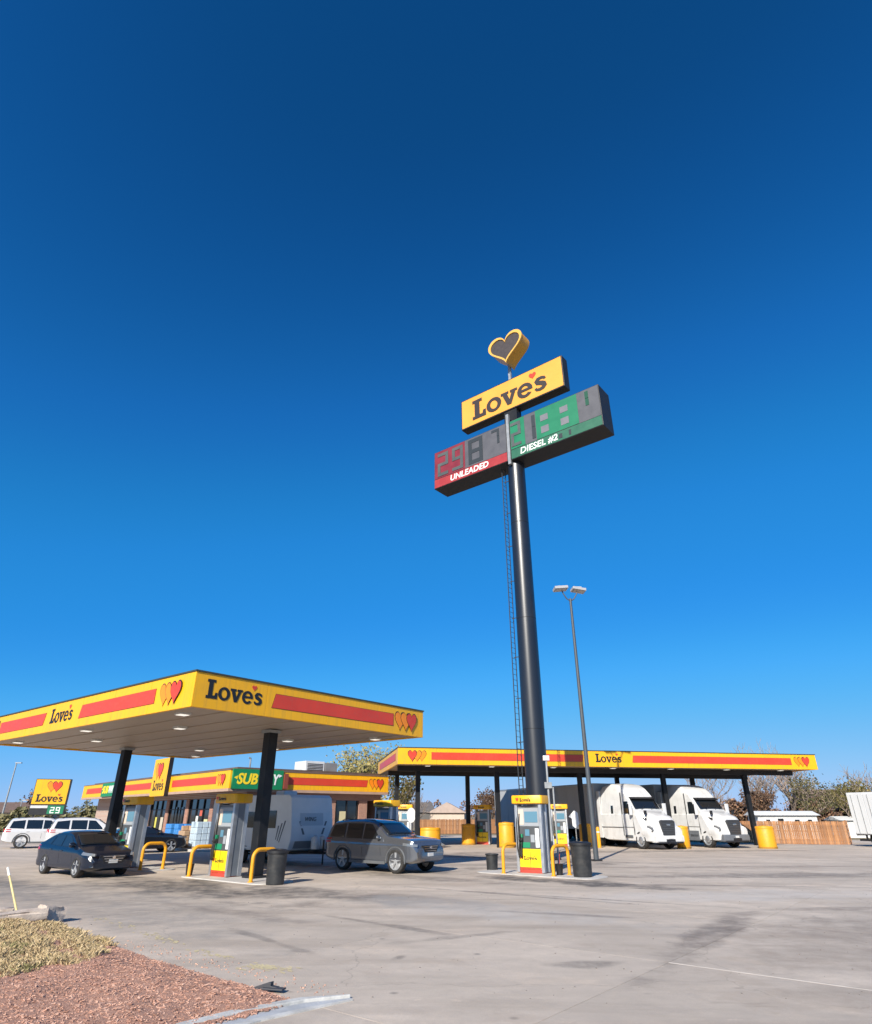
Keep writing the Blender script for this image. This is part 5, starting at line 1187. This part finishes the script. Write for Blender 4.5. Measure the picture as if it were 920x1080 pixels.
for k, (y, z0, z1, c) in enumerate(((6.6, .9, 1.7, (.62, .6, .3)), (8.3, 1.0, 1.9, (.6, .62, .6)), (7.5, 1.9, 2.3, (.5, .1, .06)), (15.2, .9, 1.8, (.5, .45, .35)), (16.6, 1.0, 1.8, (.55, .5, .1)), (19.5, 1, 2., (.5, .5, .5)))):
    MB().b(wx + .088, wx + .098, y - .3, y + .3, z0, z1).build('window_poster', mat('poster_%d' % k, c, .6), st_)
for (x0, x1) in ((wx + .3, 2.2), (3.0, 4.8), (5.6, 7.5), (8.3, 10.2)):
    w = MB().b(x0, x1, .60, .64, .51, 2.89).build('window', glass, st_); fm = MB()
    for xx in (x0 + .04, (x0 + x1) / 2, x1 - .04): fm.b(xx - .035, xx + .035, .53, .595, .52, 2.88)
    fm.build('window_frame', dark, w)
MB().b(6.1, 6.9, .40, .449, .6, 2.6).build('window_poster', tan_p, st_)
for (x, c) in ((7.3, (.5, .45, .4)), (9.0, (.55, .5, .3))): MB().b(x - .3, x + .3, .585, .598, .9, 2.2).build('window_poster', mat('poster_r%.0f' % x, c, .6), st_)
MB().b(wx + .4, SDp - .5, 1.0, 33, .01, .015).build('floor', mat('store_floor', (.3, .28, .25), .5), st_)
# door
d = MB().b(wx + .06, wx + .12, 10.9, 13.1, .05, 2.5).build('door', glass, st_); MB().b(wx + .0, wx + .055, 11.95, 12.05, .06, 2.5).build('door_frame', dark, d); MB().b(wx - .04, wx - .0, 11.8, 11.84, .9, 1.5).build('door_handle', chrome, d)
# rooftop unit
ru = MB().b(6.6, 8.2, 2.2, 3.8, FZ + FH + .26, FZ + FH + .98).build('rooftop_unit', mat('unit_white', (.60, .61, .60), .5, var=.08), st_, bevel=.03)
MB().b(8.26, 9.3, 2.2, 3.7, FZ + FH + .26, FZ + FH + .92).build('rooftop_unit', mat('unit_grey', (.20, .20, .20), .6, var=.15), st_, bevel=.03)
gr = MB(); 
for k in range(5): gr.b(6.75, 8.05, 2.18, 2.199, FZ + FH + .36 + k * .1, FZ + FH + .41 + k * .1)
gr.build('louvre', dark, ru)
vp = MB(); vp.cyl((3.4, 4.5, FZ + FH + .2), (3.4, 4.5, FZ + FH + 1.0), .06, .06, 8); vp.tube([(3.4, 4.5, FZ + FH + .95), (3.4, 4.5, FZ + FH + 1.1), (3.25, 4.5, FZ + FH + 1.15)], .06, 8); vp.build('vent_pipe', galv, st_, smooth=40)
MB().b(-1.4, wx - .06, .2, 33.6, -.02, .12).build('walkway', concrete_l, st_, bevel=.015)
MB().b(wx - .05, SDp, -.9, .44, -.02, .118).build('walkway', concrete_l, st_, bevel=.015)

# goods on the walkway
blue_w = mat('blue_shrink_wrap', (.05, .24, .58), .3, var=.15, vscale=6, coat=.4); pale_w = mat('pale_shrink_wrap', (.50, .60, .66), .3, var=.1, vscale=5, coat=.3); tan_b = mat('cardboard', (.42, .28, .17), .8, var=.1)
def goods(label, x, y, kind):
    r = thing('goods_stack', label, 'goods', sw(x, y, .122), SA, 'goods stacked outside the store')
    p = MB()
    for k in range(5): p.b(-.55, .55, -.5 + k * .23, -.42 + k * .23, .10, .125)
    for k in (-.48, 0, .48): p.b(k - .05, k + .05, -.5, .5, 0, .099)
    p.build('pallet', mat('pallet_wood', (.36, .24, .13), .85, var=.2), r)
    m = {'blue': blue_w, 'pale': pale_w, 'tan': tan_b}[kind]; hh = {'blue': .30, 'pale': .34, 'tan': .28}[kind]
    me = MB().b(-.17, .17, -.16, .16, 0, hh - .012).mesh('case', m, bevel=.03)
    for lz in range(4):
        for i in range(3):
            for j in range(3):
                if lz == 3 and rnd.random() < .3: continue
                link('case', me, r, (-.36 + .36 * i, -.34 + .34 * j, .127 + lz * hh), (0, 0, rnd.uniform(-.04, .04)))
    return r
goods('pallet of blue wrapped bottles outside the store window, left of the near pump', -.55, 4.6, 'blue')
goods('second pallet of blue wrapped bottles, farther along the store front', -.5, 6.3, 'blue')
goods('brown carton stack on the walkway between the blue and the pale goods', -.75, 3.2, 'tan')
goods('pale wrapped goods stack at the store corner, behind the near pump', -.6, 1.7, 'pale')
goods('carton stack by the store door', -.2, 14.8, 'tan')

# ------------------------------------------------------------------ small roadside sign at left
r = thing('roadside_sign', 'small yellow roadside sign with red heart, above the white cars', 'sign', (-42.6, 75, GZ), R(20))
pb = MB().b(-1.75, 1.75, -.22, .22, 2.95, 5.55).build('name_cabinet', dark, r, bevel=.03); MB().b(-1.68, 1.60, -.236, -.222, 3.02, 5.48).build('name_panel', yellow, pb)
wordmark(pb, (-1.35, -.24, 3.25), X, .75, 2.6, black, red, .02); hearts_logo(pb, (.45, -.24, 4.75), X, 1.15, trail=1)
qb = MB().b(-1.75, 1.75, -.2, .2, 1.95, 2.94).build('price_cabinet', dark, r, bevel=.02); MB().b(-1.68, -.02, -.215, -.202, 2.62, 2.88).build('strip', white_paint, qb); MB().b(.02, 1.6, -.215, -.202, 2.05, 2.88).build('strip', dgreen, qb)
digit(qb, '2', .3, 2.12, .4, .6, white_letter, .22, -.216); digit(qb, '9', .85, 2.12, .4, .6, white_letter, .22, -.216)
for x in (-1.2, 1.2): MB().b(x - .1, x + .1, -.1, .1, -.05, 1.949).build('leg', dark, r)

# ------------------------------------------------------------------ fence and what stands behind it
def fence(label, p0, p1, h, step=.15):
    zz = gz(*p0) - .02; p0 = Vector((*p0, zz)); p1 = Vector((*p1, zz)); L = (p1 - p0).length; d = p1 - p0
    r = thing('wooden_fence', label, 'fence', p0, math.atan2(d.y, d.x), 'timber fences'); n = int(L / step)
    mes = []
    for i in range(8):
        t = MB().b(.006, step - .006, -.011, .011, .03, h + rnd.uniform(-.02, .02)); mes.append(t.mesh('picket', wood_fence[i % 4]))
    for i in range(min(n, 300)): link('picket', mes[rnd.randrange(8)], r, (i * step, rnd.uniform(-.006, .006), 0), (rnd.uniform(-.01, .01), rnd.uniform(-.01, .01), 0))
    rl = MB(); 
    for z in (.35, h * .55, h - .3): rl.b(0, L, .03, .07, z, z + .09)
    rl.build('rail', wood_fence[1], r)
    me = MB().b(-.05, .05, .075, .17, -.1, h + .05).mesh('post', wood_fence[3])
    for i in range(int(L / 2.4) + 1): link('post', me, r, (.1 + i * 2.4, 0, 0))
    return r
fence('orange brown timber fence at the right, behind the truck canopy', (24.0, 70.0), (36.6, 61.8), 1.9)
fence('shaded timber fence return at the right, running back beside the white trailer', (36.7, 61.7), (40.5, 68), 1.9)
fence('low reddish timber fence far behind the truck canopy', (-2, 78), (20, 84), 1.5, .2)
box_trailer('white box trailer cut off by the right edge of the picture', (39.0, 50.6, GZ - .1), (.95, .32), 9.6, .85, 3.5, ribs=False, m=mat('box_white', (.62, .63, .63), .4, var=.03, vscale=1, dirt=((.45, .44, .42), .3, 1.2)))
# mobile homes and houses
def house(label, loc, rz, w, d, h, rh, wall_m, roof_m, wins, name='house'):
    r = thing(name, label, 'house', loc, rz)
    wall = MB().b(-w / 2, w / 2, -d / 2, d / 2, -.1, h).build('wall', wall_m, r)
    o = .35; MB().add([(-w / 2 - o, -d / 2 - o, h - .1), (w / 2 + o, -d / 2 - o, h - .1), (w / 2 + o, d / 2 + o, h - .1), (-w / 2 - o, d / 2 + o, h - .1), (-w / 2 - o, 0, h + rh), (w / 2 + o, 0, h + rh)], [(0, 1, 5, 4), (2, 3, 4, 5), (0, 4, 3), (1, 2, 5), (0, 3, 2, 1)]).build('roof', roof_m, r)
    for (x, z, ww, hh) in wins:
        f = MB().b(x - ww / 2, x + ww / 2, -d / 2 - .06, -d / 2 - .002, z, z + hh).build('window', white_paint, r); MB().b(x - ww / 2 + .08, x + ww / 2 - .08, -d / 2 - .075, -d / 2 - .061, z + .08, z + hh - .08).build('pane', glass, f)
    return r
beige = mat('beige_siding', (.52, .42, .34), .8, var=.06); shingle = mat('shingle_grey', (.13, .115, .105), .9, var=.2); rb = mat('roof_brown', (.15, .10, .08), .9, var=.2); wsd = mat('white_siding', (.66, .66, .64), .7, var=.05)
house('beige gabled shed far behind the truck canopy, left of the tall sign', (1.9, 104, GZ), R(86), 9, 5.0, 2.3, 1.3, beige, mat('beige_roof', (.40, .31, .26), .8, var=.1), [])
house('dark roofed house far behind, left of the beige shed', (-5.5, 118, GZ), R(10), 9, 7, 2.4, 1.5, mat('dark_siding', (.12, .11, .10), .8, var=.1), shingle, [(-2, .9, 1.2, 1.1)])
house('low white mobile home behind the timber fence, nearer the truck canopy', (40.2, 80, -.75), R(-4), 6.5, 3, 2.75, .35, wsd, wsd, [(-2.2, 1.7, .6, .6), (-.8, 1.6, .8, .8), (1.0, 1.7, .7, .6), (2.4, 1.7, .6, .6)], 'mobile_home')
house('second white mobile home behind the fence, toward the white trailer', (53.0, 84, -.75), R(-6), 8.5, 4, 2.2, .35, wsd, wsd, [(-2.6, 1.2, .8, .8), (0, 1.2, .9, .8), (2.4, 1.2, .8, .8)], 'mobile_home')
house('brown hipped roof house behind the trees at right', (56, 96, -.4), R(-12), 9, 8, 3.0, 2.6, mat('tan_siding', (.40, .31, .24), .8), rb, [(-3, 1.2, 1.2, 1.2), (3, 1.2, 1.2, 1.2)])
house('low brown roofed building beyond the roadside sign at the far left', (-75, 125, GZ), R(15), 10, 8, 2.4, 1.6, mat('tan_siding', (.40, .31, .24), .8), rb, [(-3, 1.2, 1.4, 1.2), (2, 1.2, 1.4, 1.2)])

# ------------------------------------------------------------------ trees
leaf_sets = {
    'green': [mat('leaf_green_%d' % i, c, .7) for i, c in enumerate(((.15, .145, .06), (.20, .18, .08), (.25, .21, .10), (.10, .095, .045)))],
    'gold': [mat('leaf_gold_%d' % i, c, .7) for i, c in enumerate(((.30, .25, .075), (.22, .20, .06), (.36, .28, .10), (.16, .15, .05)))],
    'rust': [mat('leaf_rust_%d' % i, c, .7) for i, c in enumerate(((.24, .13, .075), (.17, .095, .06), (.28, .17, .10), (.12, .075, .05)))],
    'juniper': [mat('leaf_juniper_%d' % i, c, .8) for i, c in enumerate(((.045, .062, .025), (.065, .078, .03), (.09, .092, .045), (.03, .04, .02)))]}
def tree(name, label, loc, h, spread, leaf=None, seed=0, nleaf=2600, lsize=.16, trunk_h=.28, group=None, levels=4):
    rr = random.Random(seed); r = thing(name, label, 'tree', loc, rr.uniform(0, 6.3), group); wood = MB(); twigs = MB(); tips = []
    def grow(p, d, l, rad, lev):
        pts = [p]; q = p.copy(); dd = d.copy()
        for k in range(3):
            dd = (dd + Vector((rr.uniform(-.22, .22), rr.uniform(-.22, .22), rr.uniform(-.05, .16)))).normalized(); q = q + dd * l / 3; pts.append(q.copy())
        (wood if lev < 2 else twigs).tube(pts, [rad, rad * .85, rad * .72, rad * .58], 7 if lev < 2 else 4)
        if lev >= levels - 2: tips.extend(pts[1:])
        if lev >= levels: return
        nb = rr.randint(3, 4) if lev else rr.randint(4, 6)
        for k in range(nb):
            a = 2 * math.pi * (k + rr.random() * .7) / nb; up = rr.uniform(.35, 1.1) if lev == 0 else rr.uniform(.05, .9)
            out = Vector((math.cos(a) * spread / h * 1.6, math.sin(a) * spread / h * 1.6, up)).normalized()
            nd = (dd * .55 + out).normalized(); st = pts[rr.choice((1, 2, 3, 3))] if lev else pts[rr.choice((2, 3, 3))]
            grow(st, nd, l * rr.uniform(.58, .8) if lev else h * (1 - trunk_h) * rr.uniform(.36, .46), rad * .56, lev + 1)
    grow(Vector((0, 0, -.1)), Vector((0, 0, 1)), h * trunk_h, h * .026, 0)
    wood.build('trunk', bark, r, smooth=50); tw = mat('twig_grey', (.30, .235, .19), .9); 
    if twigs.f: twigs.build('branches', tw, r)
    if leaf:
        lv = MB()
        for k in range(nleaf):
            t = rr.choice(tips); c = t + Vector((rr.gauss(0, 1), rr.gauss(0, 1), rr.gauss(0, .8))) * h * .055; s = lsize * rr.uniform(.6, 1.4)
            u = Vector((rr.gauss(0, 1), rr.gauss(0, 1), rr.gauss(0, 1))).normalized(); v = u.orthogonal().normalized() * s * .5; u = u * s
            lv.add([c - u * .5 - v * .3, c + v, c + u * .5, c - v], [(0, 1, 2, 3)], rr.randrange(4))
        lv.build('crown', leaf_sets[leaf], r)
    return r
BG = 'trees in the background'
tree('broadleaf_tree', 'yellow green tree showing above the right part of the store roof', (-10.2, 83, GZ), 9.6, 3.6, 'gold', 3, 4200, .26, group=BG)
tree('broadleaf_tree', 'pale golden tree just left of the truck canopy, above the store', (-7.6, 80, GZ), 9.2, 3.2, 'gold', 4, 3200, .26, group=BG)
tree('broadleaf_tree', 'small golden tree behind the store end by the truck canopy columns', (-3.5, 64, GZ), 6.2, 1.9, 'gold', 5, 2200, .20, group=BG)
tree('bare_tree', 'large bare tree behind the fence, right of the truck canopy column', (41.0, 86, -.45), 10.4, 5.6, None, 6, levels=5, group=BG)
tree('bare_tree', 'bare tree between the second truck and the right canopy column', (35.6, 90, -.45), 8.6, 4.2, None, 7, levels=5, group=BG)
tree('bare_tree', 'pinkish bare tree behind the fence, close to the canopy end', (46.5, 90, -.45), 11.0, 4.4, None, 8, levels=5, group=BG)
tree('broadleaf_tree', 'round olive green tree behind the mobile home with windows', (45.5, 84, -.45), 7.4, 3.4, 'green', 9, 1700, .22, group=BG)
tree('broadleaf_tree', 'olive green tree behind the fence, nearest the white trailer', (50.5, 84, -.45), 6.4, 3.2, 'gold', 10, 1500, .22, group=BG)
tree('broadleaf_tree', 'rust brown tree behind the fence, left of the olive trees', (40.3, 85, -.45), 5.6, 2.4, 'rust', 11, 2600, .2, group=BG)
tree('broadleaf_tree', 'golden green tree behind the fence, above the right mobile home', (54.5, 90, -.45), 6.8, 3.2, 'gold', 12, 3000, .24, group=BG)
tree('bare_tree', 'thin bare tree above the white trailer at the right edge', (58.5, 92, GZ), 8.4, 3.0, None, 13, levels=4, group=BG)
tree('broadleaf_tree', 'brown tree beside the small roadside sign at left', (-52, 90, GZ), 5.2, 2.6, 'rust', 14, 2400, .22, group=BG)
tree('bare_tree', 'low bare tree between the roadside sign and the store', (-37.0, 84, GZ), 4.6, 2.2, None, 15, levels=4, group=BG)
tree('bare_tree', 'bare grey tree left of the beige shed, by the leftmost truck canopy column', (-2.8, 98, GZ), 5.6, 2.6, None, 16, levels=4, group=BG)
tree('broadleaf_tree', 'rust brown tree beyond the shaded truck pump', (7.6, 92, GZ), 5.2, 2.0, 'rust', 17, 2000, .22, group=BG)
# clipped hedge at the far left
def hedge(label, x0, x1, y, h, leaf, seed, n):
    rr = random.Random(seed); mb = MB()
    for k in range(n):
        x = rr.uniform(x0, x1); hh = h * (.72 + .22 * math.sin(x * .7 + seed) + .12 * math.sin(x * 2.1)); z = hh * rr.random() ** .7; yy = y + rr.gauss(0, .6); s = rr.uniform(.2, .5); u = Vector((rr.gauss(0, 1), rr.gauss(0, 1), rr.gauss(0, 1))).normalized(); v = u.orthogonal() * s * .5; u *= s; c = Vector((x, yy, z))
        mb.add([c - u * .5, c + v, c + u * .5, c - v], [(0, 1, 2, 3)], rr.randrange(4))
    return tag(mb.build('hedge', leaf_sets[leaf]), label, 'hedge', kind='stuff')
hedge('dark green hedge row beyond the white cars at the far left', -72, -32, 88, 2.7, 'green', 1, 14000)
hedge('brownish far row of trees along the horizon behind the truck canopy', -40, 130, 170, 5.5, 'rust', 2, 16000)
hedge('olive far row of trees on the horizon at left', -190, -40, 180, 5.5, 'green', 3, 14000)
hedge('brushwood row behind the mobile homes at right', 26, 75, 92, 4.2, 'rust', 4, 14000)
